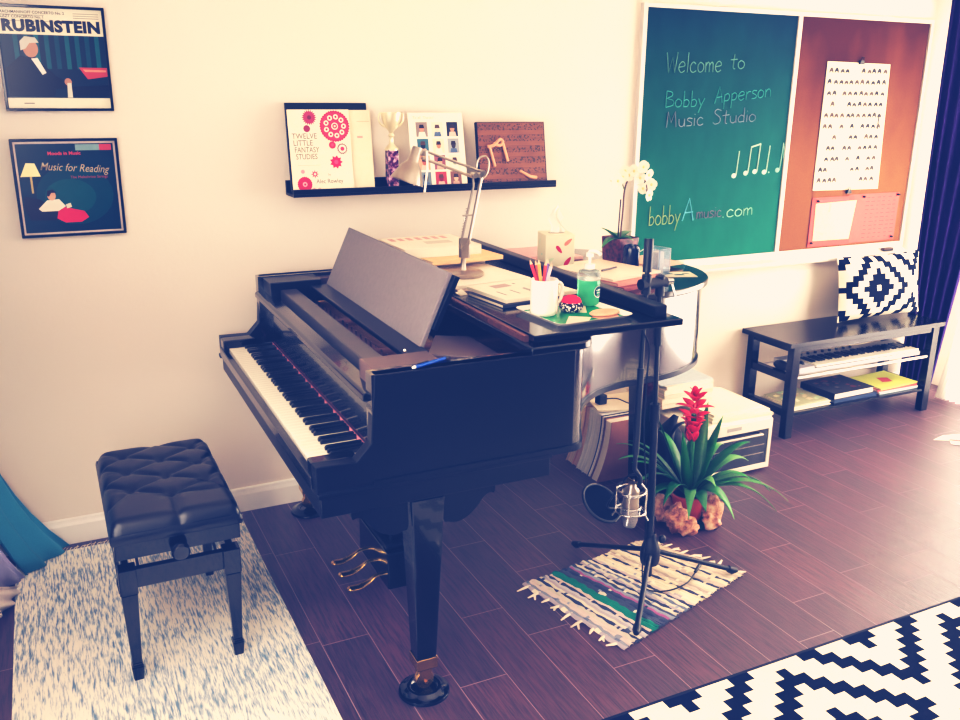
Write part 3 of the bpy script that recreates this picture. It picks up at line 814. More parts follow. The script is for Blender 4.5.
mb = MB(); mb.prism([(-.002, .842), (-.024, .842), (-.062, .826), (-.070, .832), (-.072, .826), (-.066, .812), (-.03, .818), (-.002, .815)], BX0, BX1, 'x'); build(mb, 'chalk_tray', ALU, CB, bevel=.001)
# chalk handwriting as thin strokes
G = {
 'W': ([[(0, 1), (.15, 0), (.34, .75), (.5, 0), (.62, 1.02)]], .70), 'e': ([[(.05, .27), (.36, .33), (.34, .48), (.2, .54), (.05, .38), (.04, .16), (.18, 0), (.38, .1)]], .46),
 'l': ([[(.1, 1.0), (.08, 0)]], .2), 'c': ([[(.36, .42), (.22, .52), (.05, .34), (.08, .08), (.24, 0), (.40, .08)]], .46),
 'o': ([[(.2, .5), (.05, .38), (.04, .14), (.18, 0), (.35, .1), (.37, .36), (.2, .5), (.12, .46)]], .46), 'm': ([[(.04, .5), (.04, 0)], [(.04, .32), (.16, .5), (.25, .42), (.26, 0)], [(.26, .34), (.38, .5), (.47, .42), (.49, 0)]], .60),
 't': ([[(.2, .9), (.17, .1), (.28, 0)], [(0, .55), (.38, .58)]], .42), 'B': ([[(.05, 1), (.02, 0)], [(.05, 1), (.34, .92), (.36, .7), (.08, .55), (.42, .42), (.44, .14), (.02, 0)]], .54),
 'b': ([[(.06, 1), (.05, 0)], [(.05, .38), (.22, .46), (.36, .28), (.26, .04), (.05, .02)]], .44), 'y': ([[(.03, .5), (.16, .1)], [(.38, .52), (.2, .08), (.05, -.38)]], .44),
 'A': ([[(0, 0), (.25, 1), (.46, 0)], [(.08, .36), (.42, .38)]], .54), 'p': ([[(.05, .5), (.03, -.4)], [(.04, .42), (.22, .52), (.36, .34), (.26, .1), (.04, .1)]], .44),
 'r': ([[(.05, .5), (.05, 0)], [(.05, .3), (.18, .48), (.32, .46)]], .36), 's': ([[(.34, .48), (.14, .52), (.07, .38), (.30, .22), (.30, .04), (.04, .02)]], .40),
 'n': ([[(.05, .5), (.05, 0)], [(.05, .3), (.2, .5), (.34, .4), (.36, 0)]], .46), 'M': ([[(.02, 0), (.08, 1), (.27, .3), (.48, 1), (.56, 0)]], .68),
 'u': ([[(.04, .5), (.06, .12), (.2, 0), (.34, .12), (.36, .5)], [(.36, .3), (.38, 0)]], .46), 'i': ([[(.08, .5), (.08, 0)], [(.08, .72), (.09, .76)]], .2),
 'S': ([[(.42, .9), (.2, 1.0), (.06, .78), (.36, .45), (.38, .12), (.14, 0), (0, .12)]], .52), 'd': ([[(.36, 1), (.37, 0)], [(.36, .4), (.2, .5), (.04, .3), (.1, .04), (.36, .06)]], .46),
 '.': ([[(.08, .02), (.10, .05)]], .24), ' ': ([], .36)}
def chalk(mb, word, x, z, s, xs=1.0, slope=0, c='#b9d8c4', r=.0023, width=None):
    tot = sum(G[ch][1] for ch in word) * s
    k = (width / tot) if width else xs
    cx = x
    for ch in word:
        st, w = G[ch]
        for line in st:
            pts = [(cx + px * s * k, -.0155, z + py * s + (cx + px * s * k - x) * slope) for px, py in line]
            mb.tube(spline(pts, 3) if len(pts) > 2 and ch not in 'WAM' else pts, r, 5, c, squash=1)
        cx += w * s * k
CHK = vcol('chalk_dust', .95, spec=.05)
mb = MB(); chalk(mb, 'Welcome', 2.540, 1.722, .085, slope=.03, width=.315, c='#6f988e'); build(mb, 'chalk_writing', CHK, CB)
mb = MB(); chalk(mb, 'to', 2.900, 1.745, .072, slope=.03, width=.09, c='#6f988e'); build(mb, 'chalk_writing', CHK, CB)
mb = MB(); chalk(mb, 'Bobby', 2.548, 1.575, .070, slope=.02, width=.225, c='#4f9490', r=.0022); build(mb, 'chalk_writing', CHK, CB); mb = MB(); chalk(mb, 'Apperson', 2.826, 1.592, .072, slope=.10, width=.34, c='#4f9490', r=.0022); build(mb, 'chalk_writing', CHK, CB)
mb = MB(); chalk(mb, 'Music', 2.560, 1.487, .068, slope=.05, width=.215, c='#85899a', r=.0022); build(mb, 'chalk_writing', CHK, CB); mb = MB(); chalk(mb, 'Studio', 2.826, 1.500, .066, slope=.05, width=.26, c='#85899a', r=.0022); build(mb, 'chalk_writing', CHK, CB)
mb = MB(); chalk(mb, 'bobby', 2.497, 1.050, .088, slope=.015, width=.185, c='#9cb07c', r=.0024); chalk(mb, 'A', 2.690, 1.062, .104, width=.075, c='#7fc0d8', r=.0026)
chalk(mb, 'music', 2.772, 1.068, .060, slope=.02, width=.155, c='#85788a', r=.0022); chalk(mb, '.com', 2.925, 1.065, .068, slope=.03, width=.20, c='#9cc8b0', r=.0024); build(mb, 'chalk_writing', CHK, CB)
mb = MB()
def note(x, z, h, flag=0, c='#b0ccba'):
    mb.ball((x, -.0155, z), (.015, .0025, .012), 10, c); mb.tube([(x + .013, -.0155, z), (x + .022, -.0155, z + h)], .0026, 5, c)
note(2.978, 1.262, .115); note(3.050, 1.272, .125); note(3.106, 1.278, .13); note(3.166, 1.274, .125); note(3.250, 1.281, .13, c='#8ab4a8')
mb.tube([(3.072, -.0155, 1.394), (3.128, -.0155, 1.408)], .004, 5, '#b0ccba'); mb.ball((3.196, -.0155, 1.272), (.004, .002, .004), 8, '#b0ccba')
mb.tube([(3.272, -.0155, 1.411), (3.281, -.0155, 1.376), (3.282, -.0155, 1.336)], .0024, 5, '#9cc8b8')
build(mb, 'chalk_notes', CHK, CB)
# things pinned to the cork
t = thing('poster_of_small_heads', 'tall cream poster covered in rows of tiny dark drawn heads on the cork', 'poster', (3.72, -.02, 1.17))
mb = MB(); mb.add([(3.498, -.019, 1.172), (3.960, -.019, 1.166), (3.930, -.019, 1.786), (3.500, -.019, 1.792)], [(0, 1, 2, 3)], '#cfc8aa')
mb.add([(3.498, -.016, 1.172), (3.500, -.016, 1.792), (3.930, -.016, 1.786), (3.960, -.016, 1.166)], [(0, 1, 2, 3)], '#e3dcc2')
rr = random.Random(5)
skip = {0: [5], 3: [0, 2, 3], 5: [2, 4, 6], 6: [1, 3, 4, 7], 7: [0, 3, 6], 8: [0, 4, 8], 9: [2, 3, 4, 5], 10: [4, 5, 6, 7]}
for r in range(11):
    z = 1.742 - r * .053
    for c in range(11):
        if c in skip.get(r, []) or rr.random() < .05: continue
        x = 3.528 + c * .037 + rr.uniform(-.004, .004); w = .0145; hh = rr.uniform(.016, .024)
        col = rr.choice(['#2a2630', '#3a3436', '#4a3c38'])
        n = 8
        pts = [(x + w * math.cos(PI * k / n), z + hh * math.sin(PI * k / n)) for k in range(n + 1)] + [(x - w * .65 * math.cos(PI * k / n), z - .006 + hh * .45 * math.sin(PI * k / n)) for k in range(n + 1)]
        poly(mb, pts, -.0196, col)
mb.add([(3.892, -.0197, 1.47), (3.902, -.0197, 1.47), (3.902, -.0197, 1.545), (3.892, -.0197, 1.545)], [(0, 1, 2, 3)], '#3a3436')
build(mb, 'sheet', PAPER, t)
def clip(x, z, label):
    t = thing('binder_clip', label, 'clip', (x, -.02, z))
    mb = MB(); mb.prism([(-.016, 0), (.016, 0), (.010, .018), (-.010, .018)], -.006, .006, 'y'); mb.v = [v + V((x, -.024, z)) for v in mb.v]; build(mb, 'clip_body', BLACK_SATIN, t)
    mb = MB(); mb.tube([(x - .006, -.026, z + .016), (x - .006, -.03, z + .034), (x + .006, -.03, z + .034), (x + .006, -.026, z + .016)], .0016, 6); build(mb, 'clip_handle', BLACK_SATIN, t)
clip(3.722, 1.782, 'black binder clip at the top edge of the head poster')
clip(3.745, 1.150, 'black binder clip at the bottom edge of the head poster')
t = thing('pink_notice', 'pink notice with dense writing pinned right of the cream notice', 'paper', (3.99, -.02, .89))
mb = MB(); rect(mb, 3.76, 4.135, .888, 1.142, -.017, '#b9524a')
for k in range(11):
    for j in range(6):
        rect(mb, 3.885 + j * .040 + rr.uniform(0, .01), 3.885 + j * .040 + rr.uniform(.018, .034), 1.12 - k * .021, 1.1225 - k * .021, -.0176, '#8e3038')
build(mb, 'sheet', PAPER, t)
t = thing('pink_backing_sheet', 'pink backing sheet behind the cream notice on the cork', 'paper', (3.69, -.02, .885))
mb = MB(); rect(mb, 3.505, 3.80, .884, 1.136, -.0185, '#b54c44')
for k in range(5): rect(mb, 3.53, 3.76, 1.12 - k * .005, 1.1215 - k * .005, -.0188, '#c25a62')
build(mb, 'sheet', PAPER, t)
t = thing('cream_notice', 'cream notice pinned over pink paper at lower left of the cork', 'paper', (3.68, -.02, .91))
mb = MB(); poly(mb, [(3.535, .915), (3.79, .912), (3.815, 1.112), (3.53, 1.105)], -.0205, '#dcc196')
poly(mb, [(3.62, 1.06), (3.635, 1.06), (3.64, 1.10), (3.628, 1.10)], -.0209, '#d8988a'); poly(mb, [(3.55, .96), (3.60, .94), (3.605, .95), (3.555, .965)], -.0209, '#e0b090')
build(mb, 'sheet', PAPER, t)
for i, (x, z, l) in enumerate([(3.54, 1.118, 'dark push pin at the top left corner of the cream notice'), (3.865, 1.128, 'dark push pin at the top edge between the pink sheets'), (4.12, 1.13, 'dark push pin at the top right corner of the pink notice'), (4.11, .905, 'dark push pin at the bottom right corner of the pink notice'), (3.525, .905, 'dark push pin at the bottom left corner of the pink backing sheet')]):
    t = thing('push_pin', l, 'pin', (x, -.02, z)); mb = MB(); mb.tube([(x, -.018, z), (x, -.026, z)], [.006, .007], 8); mb.tube([(x, -.026, z), (x, -.032, z)], .004, 8); build(mb, 'pin_head', BLACK_SATIN, t)
t = thing('chalk_eraser', 'small black felt eraser lying on the right end of the chalk tray', 'eraser', (4.06, -.045, .83))
mb = MB(); mb.box(4.03, 4.10, -.056, -.034, .834, .842, '#2a2426', 0).box(4.03, 4.10, -.056, -.034, .842, .850, '#5a4a40'); build(mb, 'eraser_body', PAPER, t, bevel=.001)
t = thing('chalk_stick', 'short grey chalk stick on the left end of the chalk tray', 'chalk', (2.52, -.045, .83))
mb = MB(); mb.tube([(2.50, -.046, .838), (2.56, -.048, .838)], .004, 8, '#6a6470'); build(mb, 'chalk_body', CHK, t)
# ------------------------------------------------------------------ things on the piano
def book(name, label, x0, x1, y0, y1, z0, z1, cover, page='#efe4cc', rz=0, group=None, spine='y0', soft=False, art=None, cat='book'):
    """book lying flat: covers, spine and page block; spine on the named side"""
    cx, cy = (x0 + x1) / 2, (y0 + y1) / 2
    t = thing(name, label, cat, (cx, cy, z0), group=group)
    W = Matrix.Translation((cx, cy, 0)) @ Matrix.Rotation(rz, 4, 'Z')
    a, b = (x1 - x0) / 2, (y1 - y0) / 2
    th = .0015 if soft else .003
    ov = .001 if soft else .004
    mb = MB(); mb.M = W
    mb.box(-a, a, -b, b, z0, z0 + th, cover); mb.box(-a, a, -b, b, z1 - th, z1, cover)
    s = {'y0': (-a, a, -b, -b + th), 'y1': (-a, a, b - th, b), 'x0': (-a, -a + th, -b, b), 'x1': (a - th, a, -b, b)}[spine]
    mb.box(*s, z0 + th, z1 - th, cover)
    if art: art(mb, a, b, z1)
    build(mb, 'cover', PAPER, t, bevel=.0008)
    mb = MB(); mb.M = W
    n = max(1, int((z1 - z0 - 2 * th) / .003)); dz = (z1 - z0 - 2 * th) / n
    r = random.Random(name + label)
    for k in range(n):
        j = r.uniform(0, .0012)
        mb.box(-a + ov + j, a - ov - j, -b + ov + j, b - ov - j, z0 + th + dz * k + .0002, z0 + th + dz * (k + 1) - .0002, tuple(q * r.uniform(.86, 1.0) for q in srgb(page)))
    build(mb, 'pages', PAPER, t)
    return t
def quad_top(mb, pts, z, c): mb.add([(x, y, z) for x, y in pts], [tuple(range(len(pts)))], c)
Z0 = 1.0215
# pile by the lamp (bottom to top)
def art_pic(mb, a, b, z):
    quad_top(mb, [(-a*.9, -b*.8), (-a*.1, -b*.8), (-a*.1, -b*.1), (-a*.9, -b*.1)], z + .0004, '#c9bba8')
book('magazine', 'pale magazine under the lamp foot, lying on the folded lid flap', 1.135, 1.42, -.83, -.525, Z0, Z0 + .009, '#d9c0b8', rz=.10, group=None, spine='x0', soft=True)
book('music_score', 'white music score directly beneath the lamp foot', 1.128, 1.418, -.83, -.52, Z0 + .0095, Z0 + .021, '#f0e4cf', rz=.10, soft=True)
book('music_book', 'white score at the bottom of the pile between lamp and wall', 1.13, 1.42, -.50, -.17, Z0, Z0 + .030, '#e6d8c4', rz=0, soft=True)
book('manila_folder', 'tan manila folder in the pile between lamp and wall', 1.135, 1.40, -.51, -.20, Z0 + .0305, Z0 + .043, '#e2b988', rz=.05, soft=True)
book('manila_folder', 'orange manila folder on top of the tan one behind the lamp', 1.150, 1.435, -.60, -.30, Z0 + .0435, Z0 + .058, '#eec592', '#f4e2c2', rz=.09, soft=True)
def art_c(mb, a, b, z):
    for k in range(7): quad_top(mb, [(-a*.85 + k*.034, b*.35), (-a*.85 + k*.034 + .020, b*.35), (-a*.85 + k*.034 + .024, b*.8), (-a*.85 + k*.034 + .004, b*.8)], z + .0004, '#d8a098')
    quad_top(mb, [(-a*.2, -b*.4), (a*.5, -b*.4), (a*.55, b*.05), (-a*.15, b*.05)], z + .0004, '#cfc4b0')
book('songbook', 'thick white songbook with pale red lettering on top of the back pile', 1.09, 1.385, -.535, -.275, Z0 + .0585, Z0 + .092, '#f1e6d2', rz=.02, soft=True, art=art_c)
# magazines beside the mug
book('magazine', 'dark magazine at the bottom of the stack left of the mug', 1.172, 1.44, -1.085, -.885, Z0, Z0 + .010, '#3a3a44', rz=.10, soft=True)
def art_m(mb, a, b, z):
    quad_top(mb, [(-a*.55, b*.30), (-a*.05, b*.36), (-a*.05, b*.74), (-a*.55, b*.68)], z + .0004, '#b79b92')
    for k in range(3):
        quad_top(mb, [(-a*.75 + k*.05, -b*.55), (-a*.70 + k*.05, -b*.55), (-a*.70 + k*.05, -b*.05), (-a*.75 + k*.05, -b*.05)], z + .0004, '#8c8276')
    for k in range(2):
        quad_top(mb, [(a*.05 + k*.05, -b*.35), (a*.10 + k*.05, -b*.35), (a*.10 + k*.05, b*.05), (a*.05 + k*.05, b*.05)], z + .0004, '#9a9084')
    quad_top(mb, [(a*.1, b*.55), (a*.16, b*.55), (a*.16, b*.68), (a*.1, b*.68)], z + .0004, '#7a7468')
book('magazine', 'white magazine with a small photo and black notes left of the mug', 1.185, 1.455, -1.07, -.845, Z0 + .0105, Z0 + .022, '#f0e2ca', rz=.12, soft=True, art=art_m)
t = thing('paper_scrap', 'small folded white paper scrap at the lid edge left of the magazines', 'paper', (1.15, -.86, Z0))
mb = MB(); mb.prism([(1.135, -.90), (1.165, -.89), (1.160, -.845), (1.140, -.85)], Z0, Z0 + .002, 'z', '#f2e6d4'); mb.add([(1.135, -.90, Z0 + .003), (1.165, -.89, Z0 + .003), (1.152, -.87, Z0 + .016), (1.138, -.878, Z0 + .014)], [(0, 1, 2, 3)], '#f5ead8'); build(mb, 'sheet', PAPER, t)

# lamp
LX, LY, LZ = 1.238, -.700, Z0 + .0215
t = thing('desk_lamp', 'brushed metal balanced-arm desk lamp with a cone shade on the piano', 'lamp', (LX, LY, LZ))
mb = MB(); mb.lathe([(.002, 0), (.066, 0), (.069, .003), (.069, .012), (.064, .016), (.012, .019), (.009, .024), (.008, .060), (.002, .060)], (LX, LY, LZ), 40); build(mb, 'base', STEEL, t, smooth=40)
J0 = V((LX + .002, LY, LZ + .060)); J1 = V((1.295, LY, 1.372)); J2 = V((1.098, LY - .005, 1.446))
mb = MB()
mb.tube([J0 + V((-.008, .006, .03)), J0 + V((-.006, .006, .055)), J1 + V((-.018, .006, -.035)), J1 + V((-.02, .006, .0))], .0042, 8)
mb.tube([J0 + V((.012, -.006, .0)), J0 + V((.016, -.006, .06)), J1 + V((.006, -.006, 0))], .0058, 8)
mb.box(J0.x - .014, J0.x + .018, LY - .010, LY - .006, J0.z + .0, J0.z + .065).box(J0.x - .014, J0.x + .018, LY + .006, LY + .010, J0.z + .0, J0.z + .065)
mb.tube([J0 + V((-.004, 0, .14)), J0 + V((.030, 0, .14))], .003, 8)
for h, dx in ((.035, -.006), (.052, .012)): mb.tube([J0 + V((dx, -.014, h)), J0 + V((dx, .014, h))], .007, 12)
build(mb, 'lower_arm', STEEL, t, smooth=40)
mb = MB(); 
hel = [J0 + V((-.006, .012, .05)) + (J1 - J0) * (.0 + .42 * k / 90) + V((.0045 * math.cos(k * 1.6), .0045 * math.sin(k * 1.6), 0)) for k in range(91)]
mb.tube(hel, .0011, 5); build(mb, 'spring', CHROME, t)
mb = MB()
mb.tube([J1 + V((.006, -.006, .012)), J2 + V((.0, -.006, .008))], .0042, 8); mb.tube([J1 + V((-.02, .006, -.006)), J2 + V((-.006, .006, -.014))], .0050, 8)
for p in (J1, J2, J1 + V((-.02, 0, 0)), J1 + V((.008, 0, .008))): mb.tube([p + V((0, -.014, 0)), p + V((0, .014, 0))], .009, 12)
mb.tube(spline([J1 + V((-.012, 0, .018)), J1 + V((-.004, 0, .052)), J1 + V((.022, 0, .060)), J1 + V((.034, 0, .040)), J1 + V((.028, 0, .005)), J1 + V((.004, 0, -.02))], 6), .003, 8)
build(mb, 'upper_arm', STEEL, t, smooth=40)
HD = V((1.070, LY - .005, 1.448))
mb = MB()
R = Matrix.Rotation(math.radians(20), 4, 'Y')
T_ = Matrix.Translation(HD) @ R @ Matrix.Scale(.84, 4)
mb.M = T_
mb.lathe([(.002, .022), (.017, .022), (.019, .016), (.020, -.028), (.026, -.038), (.040, -.055), (.062, -.106), (.064, -.112), (.0625, -.112), (.038, -.056), (.018, -.034), (.002, -.032)], (0, 0, 0), 36)
build(mb, 'lamp_shade', STEEL, t, smooth=45)
mb = MB(); mb.M = T_; mb.ball((0, 0, -.075), (.022, .022, .028), 14); build(mb, 'bulb', WHITECER, t, smooth=180)
mb = MB(); mb.tube([HD + V((.03, -.02, .006)), HD + V((.028, -.026, -.05)), HD + V((.008, -.05, -.118))], .0035, 8)
mb.tube([HD + V((.0, -.0, .005)), J2], .006, 8); build(mb, 'handle_rod', WHITECER, t, smooth=60)

# tray and its things
TZ = Z0 + .001
t = thing('small_tray', 'small rectangular white-rimmed tray printed in green on the piano lid', 'tray', (1.32, -1.235, TZ))
M = Matrix.Translation((1.335, -1.245, 0)) @ Matrix.Rotation(math.radians(4), 4, 'Z')
def rrect(a, b, r, n=6):
    out = []
    for cx, cy, s in ((a - r, b - r, 0), (-a + r, b - r, 1), (-a + r, -b + r, 2), (a - r, -b + r, 3)):
        for k in range(n + 1):
            t_ = (s + k / n) * PI / 2; out.append((cx + r * math.cos(t_), cy + r * math.sin(t_)))
    return out
mb = MB(); mb.M = M
rings = [(rrect(.114, .104, .02), TZ + .001), (rrect(.129, .118, .025), TZ + .011), (rrect(.131, .120, .025), TZ + .011), (rrect(.116, .102, .02), TZ - .001)]
N = len(rings[0][0]); vs = []; fs = []
for pl, z in rings: vs += [(x, y, z) for x, y in pl]
for k in range(3):
    for i in range(N): j = (i + 1) % N; fs.append((k*N + i, k*N + j, (k+1)*N + j, (k+1)*N + i))
fs.append(tuple(range(3*N, 4*N))[::-1])
mb.add(vs, [f for f in fs], '#e9e4dc'); build(mb, 'rim', GLOSSY, t, smooth=40)
mb = MB(); mb.M = M; pl = rrect(.115, .105, .02); mb.add([(x, y, TZ + .0012) for x, y in pl], [tuple(range(len(pl)))], '#1f8a50')
for pts, c in (([(-.10, -.10), (-.03, -.02), (.02, -.06), (-.03, -.105)], '#e9dcc0'), ([(.0, .02), (.06, .09), (.10, .08), (.04, -.01)], '#e9dcc0'), ([(.02, -.06), (.06, -.03), (.11, -.06), (.09, -.10), (.03, -.10)], '#d9a080'), ([(-.115, .0), (-.08, .06), (-.03, .09), (-.115, .09)], '#bfe0c0')):
    mb.add([(x, y, TZ + .0018) for x, y in pts], [tuple(range(len(pts)))], c)
build(mb, 'printed_base', GLOSSY, t)
t = thing('peach_disc', 'flat peach oval disc lying on the tray right of the patterned ball', 'disc', (1.41, -1.285, TZ + .003))
mb = MB(); mb.lathe([(.001, .003), (.05, .003), (.054, .006), (.05, .009), (.001, .009)], (0, 0, 0), 28, '#dfae88'); mb.v = [V((v.x * 1.0, v.y * .62, v.z)) for v in mb.v]; mb.v = [Matrix.Rotation(.25, 4, 'Z') @ v + V((1.415, -1.285, TZ)) for v in mb.v]; build(mb, 'disc', PAPER, t, smooth=40)
MGX, MGY = 1.253, -1.215
t = thing('white_mug', 'white ceramic mug holding pencils at the left end of the tray', 'mug', (MGX, MGY, TZ + .002))
mb = MB(); mb.lathe([(.002, .002), (.034, .002), (.038, .006), (.0395, .02), (.0395, .102), (.038, .104), (.036, .102), (.036, .012), (.002, .010)], (MGX, MGY, TZ), 40); build(mb, 'mug_body', WHITECER, t, smooth=45)
mb = MB(); a = math.radians(10)
hp = [V((MGX + math.cos(a) * r, MGY + math.sin(a) * r, TZ + z)) for r, z in ((.036, .082), (.052, .088), (.066, .078), (.068, .055), (.058, .033), (.037, .022))]
mb.tube(spline(hp, 6), .0055, 10); build(mb, 'handle', WHITECER, t, smooth=60)
rr = random.Random(11)
for i, (dx, dy, tx, ty, L, c, l) in enumerate([(-.010, .004, -.042, .005, .135, '#d8404a', 'red pencil leaning left in the mug, outermost'), (-.004, -.010, -.028, -.014, .138, '#c9a04a', 'yellow-brown pencil in the mug beside the red one'), (-.002, .006, -.022, .012, .130, '#b85a52', 'dull red pencil leaning left in the mug'), (.012, .0, .004, .004, .128, '#e05a50', 'orange red pencil upright in the mug'), (.018, .008, .012, .008, .132, '#7a6ab8', 'violet pencil upright in the mug'), (.014, -.010, .016, -.006, .125, '#d8c8d8', 'pale lilac pencil upright at the right of the mug')]):
    t = thing('pencil', l, 'pencil', (MGX + dx * .3, MGY + dy * .3, TZ + .012), group='pencils in the white mug')
    a = V((MGX - dx * .8, MGY - dy * .8, TZ + .014)); b = V((MGX + tx, MGY + ty, TZ + .014 + L))
    d = (b - a).normalized()
    mb = MB(); mb.tube([a, b], .0046, 6, c); build(mb, 'barrel', PAPER, t)
    mb = MB(); mb.tube([b, b + d * .012], [.0044, .0006], 6, '#e0c09a'); build(mb, 'tip', PAPER, t)
SX, SY = 1.438, -1.160
t = thing('soap_bottle', 'clear pump bottle of green hand soap on the tray', 'bottle', (SX, SY, TZ + .002))
GS = NT('green_soap'); GS.set(Base_Color=(.12, .75, .35), Transmission_Weight=.45, Roughness=.1, IOR=1.35); GS.link(GS.ramp(GS.noise(GS.coord(), 18, 2), [(.3, (.10, .62, .30)), (.7, (.20, .85, .42))]), GS.b.inputs['Base Color'])
CLR = NT('clear_bottle'); CLR.set(Base_Color=(.9, 1, .95), Transmission_Weight=.85, Roughness=.05, IOR=1.2)
mb = MB(); mb.lathe([(.002, .003), (.030, .003), (.034, .008), (.034, .078), (.002, .078)], (SX, SY, TZ), 36); build(mb, 'soap_filling', GS.m, t, smooth=45)
mb = MB(); mb.lathe([(.0342, .079), (.0345, .094), (.030, .104), (.014, .110), (.014, .114)], (SX, SY, TZ), 36); build(mb, 'bottle_shoulder', CLR.m, t, smooth=45)
mb = MB(); mb.lathe([(.002, .110), (.016, .110), (.016, .124), (.006, .127), (.0045, .128), (.0045, .150), (.002, .150)], (SX, SY, TZ), 24)
mb.tube(spline([(SX, SY, TZ + .150), (SX - .002, SY - .004, TZ + .162), (SX + .008, SY - .025, TZ + .163), (SX + .012, SY - .038, TZ + .157)], 4), .006, 8); mb.tube([(SX, SY, TZ + .146), (SX, SY, TZ + .158)], .011, 14)
build(mb, 'pump', WHITECER, t, smooth=45)
mb = MB()
def onb(u, z, r=.0346): return (SX + r * math.sin(u), SY - r * math.cos(u), TZ + z)
u0 = .42
mb.add([onb(u0 + .52 * math.cos(2*PI*k/24), .045 + .0185 * math.sin(2*PI*k/24), .0350) for k in range(24)], [tuple(range(24))], '#e8efe8')
mb.add([onb(u0 + .46 * math.cos(2*PI*k/24), .045 + .0165 * math.sin(2*PI*k/24), .0354) for k in range(24)], [tuple(range(24))], '#16404a')
for z, h, w in ((.048, .0035, .30), (.041, .0025, .24)): mb.add([onb(u0 - w, z, .0358), onb(u0 + w, z, .0358), onb(u0 + w, z + h, .0358), onb(u0 - w, z + h, .0358)], [(0, 1, 2, 3)], '#dfe8e6')
build(mb, 'round_label', GLOSSY, t, label='round dark teal label')
# patterned fabric ball with red top
BX, BY = 1.345, -1.215
t = thing('patterned_ball', 'small black and white patterned ball with a red top on the tray', 'ornament', (BX, BY, TZ))
ZB = NT('black_white_print'); v_ = ZB.node('ShaderNodeTexVoronoi'); v_.inputs['Scale'].default_value = 130; ZB.link(ZB.coord(), v_.inputs['Vector']); ZB.link(ZB.ramp(v_.outputs['Distance'], [(0, srgb('#eae4dc')), (.42, srgb('#1b1420'))], 'CONSTANT'), ZB.b.inputs['Base Color']); ZB.set(Roughness=.9)
mb = MB(); mb.lathe([(.002, .003), (.026, .003), (.034, .012), (.035, .022), (.030, .030), (.002, .031)], (BX, BY, TZ), 30); build(mb, 'body', ZB.m, t, smooth=60)
mb = MB(); mb.lathe([(.030, .030), (.026, .040), (.014, .047), (.001, .045)], (BX, BY, TZ), 30, '#e0344a'); build(mb, 'red_top', CLOTH, t, smooth=60)
# pen on the piano arm
t = thing('blue_pen', 'blue ballpoint pen lying on the near arm of the piano', 'pen', (.83, -1.395, .975))
a = V((.770, -1.412, .980)); b = V((.895, -1.362, .980)); d = b - a
mb = MB(); mb.tube([a + d * .06, a + d * .85], .0048, 10, '#1a50c0'); build(mb, 'barrel', GLOSSY, t, smooth=60)
mb = MB(); mb.tube([a, a + d * .06], [.003, .0048], 10, '#e6e6ea'); build(mb, 'button_end', GLOSSY, t)
mb = MB(); mb.tube([a + d * .85, b], [.0046, .001], 10, '#10142a'); mb.tube([a + d * .12 + V((0, 0, .006)), a + d * .40 + V((0, 0, .006))], .0015, 6, '#10142a'); build(mb, 'tip_and_clip', GLOSSY, t)

# behind the flap lip, on the main lid
L0 = .9995
book('score', 'thin rose-tinted score lying by the wall on the piano lid', 1.64, 1.90, -.40, -.12, L0, L0 + .012, '#d8a8a0', rz=.08, soft=True)
book('score', 'dark thin booklet under the tissue box', 1.63, 1.765, -.60, -.42, L0, L0 + .010, '#5a4050', rz=.12, soft=True)
book('photo_album', 'pink-edged thin album on the rose-tinted score', 1.63, 1.85, -.37, -.16, L0 + .0125, L0 + .020, '#dcb0ae', rz=-.05, soft=True)
t = thing('tissue_box', 'cube tissue box with red leaf print on the piano', 'tissue box', (1.705, -.51, L0 + .0105))
ZT = L0 + .0105
M = Matrix.Translation((1.712, -.505, ZT)) @ Matrix.Rotation(math.radians(-14), 4, 'Z')
mb = MB(); mb.M = M; mb.box(-.056, .056, -.056, .056, 0, .122, '#e9e2c4')
def leafq(cx, cz, L, ang, face, c):
    pts = []
    for k in range(12):
        t_ = 2 * PI * k / 12; lx = L * math.cos(t_); lz = L * .38 * math.sin(t_) * (1 - .3 * math.cos(t_))
        X, Z = cx + lx * math.cos(ang) - lz * math.sin(ang), cz + lx * math.sin(ang) + lz * math.cos(ang)
        pts.append((X, -.0567, Z) if face == 'f' else (-.0567, -X, Z))
    mb.add(pts, [tuple(range(12))], c)
leafq(.030, .095, .019, .7, 'f', '#e08a74'); leafq(-.004, .068, .018, -.9, 'f', '#c22c44'); leafq(.030, .022, .021, .95, 'f', '#c22c44'); leafq(-.035, .03, .014, .5, 'f', '#cfe0b8'); leafq(.01, .045, .012, .2, 's', '#cfe0c8'); leafq(-.02, .09, .014, 1.2, 's', '#d8e4c8')
mb.add([(.020 * math.cos(2*PI*k/20) * 1.6, .020 * math.sin(2*PI*k/20), .1224) for k in range(20)], [tuple(range(20))], '#8a7a64')
build(mb, 'box', PAPER, t, bevel=.0015)
mb = MB(); mb.M = M
def tis(u, v):
    w = .030 * (1 - .5 * v) ; a = (u - .5) * 2
    return (a * w + .008 * math.sin(7 * v), .012 * math.sin(u * 9 + v * 2) * (.4 + v), .118 + .115 * v * (1 - .35 * abs(a + .2) ** 1.5))
mb.grid(tis, 16, 12, '#fbf6ec'); build(mb, 'tissue', PAPER, t, smooth=180)
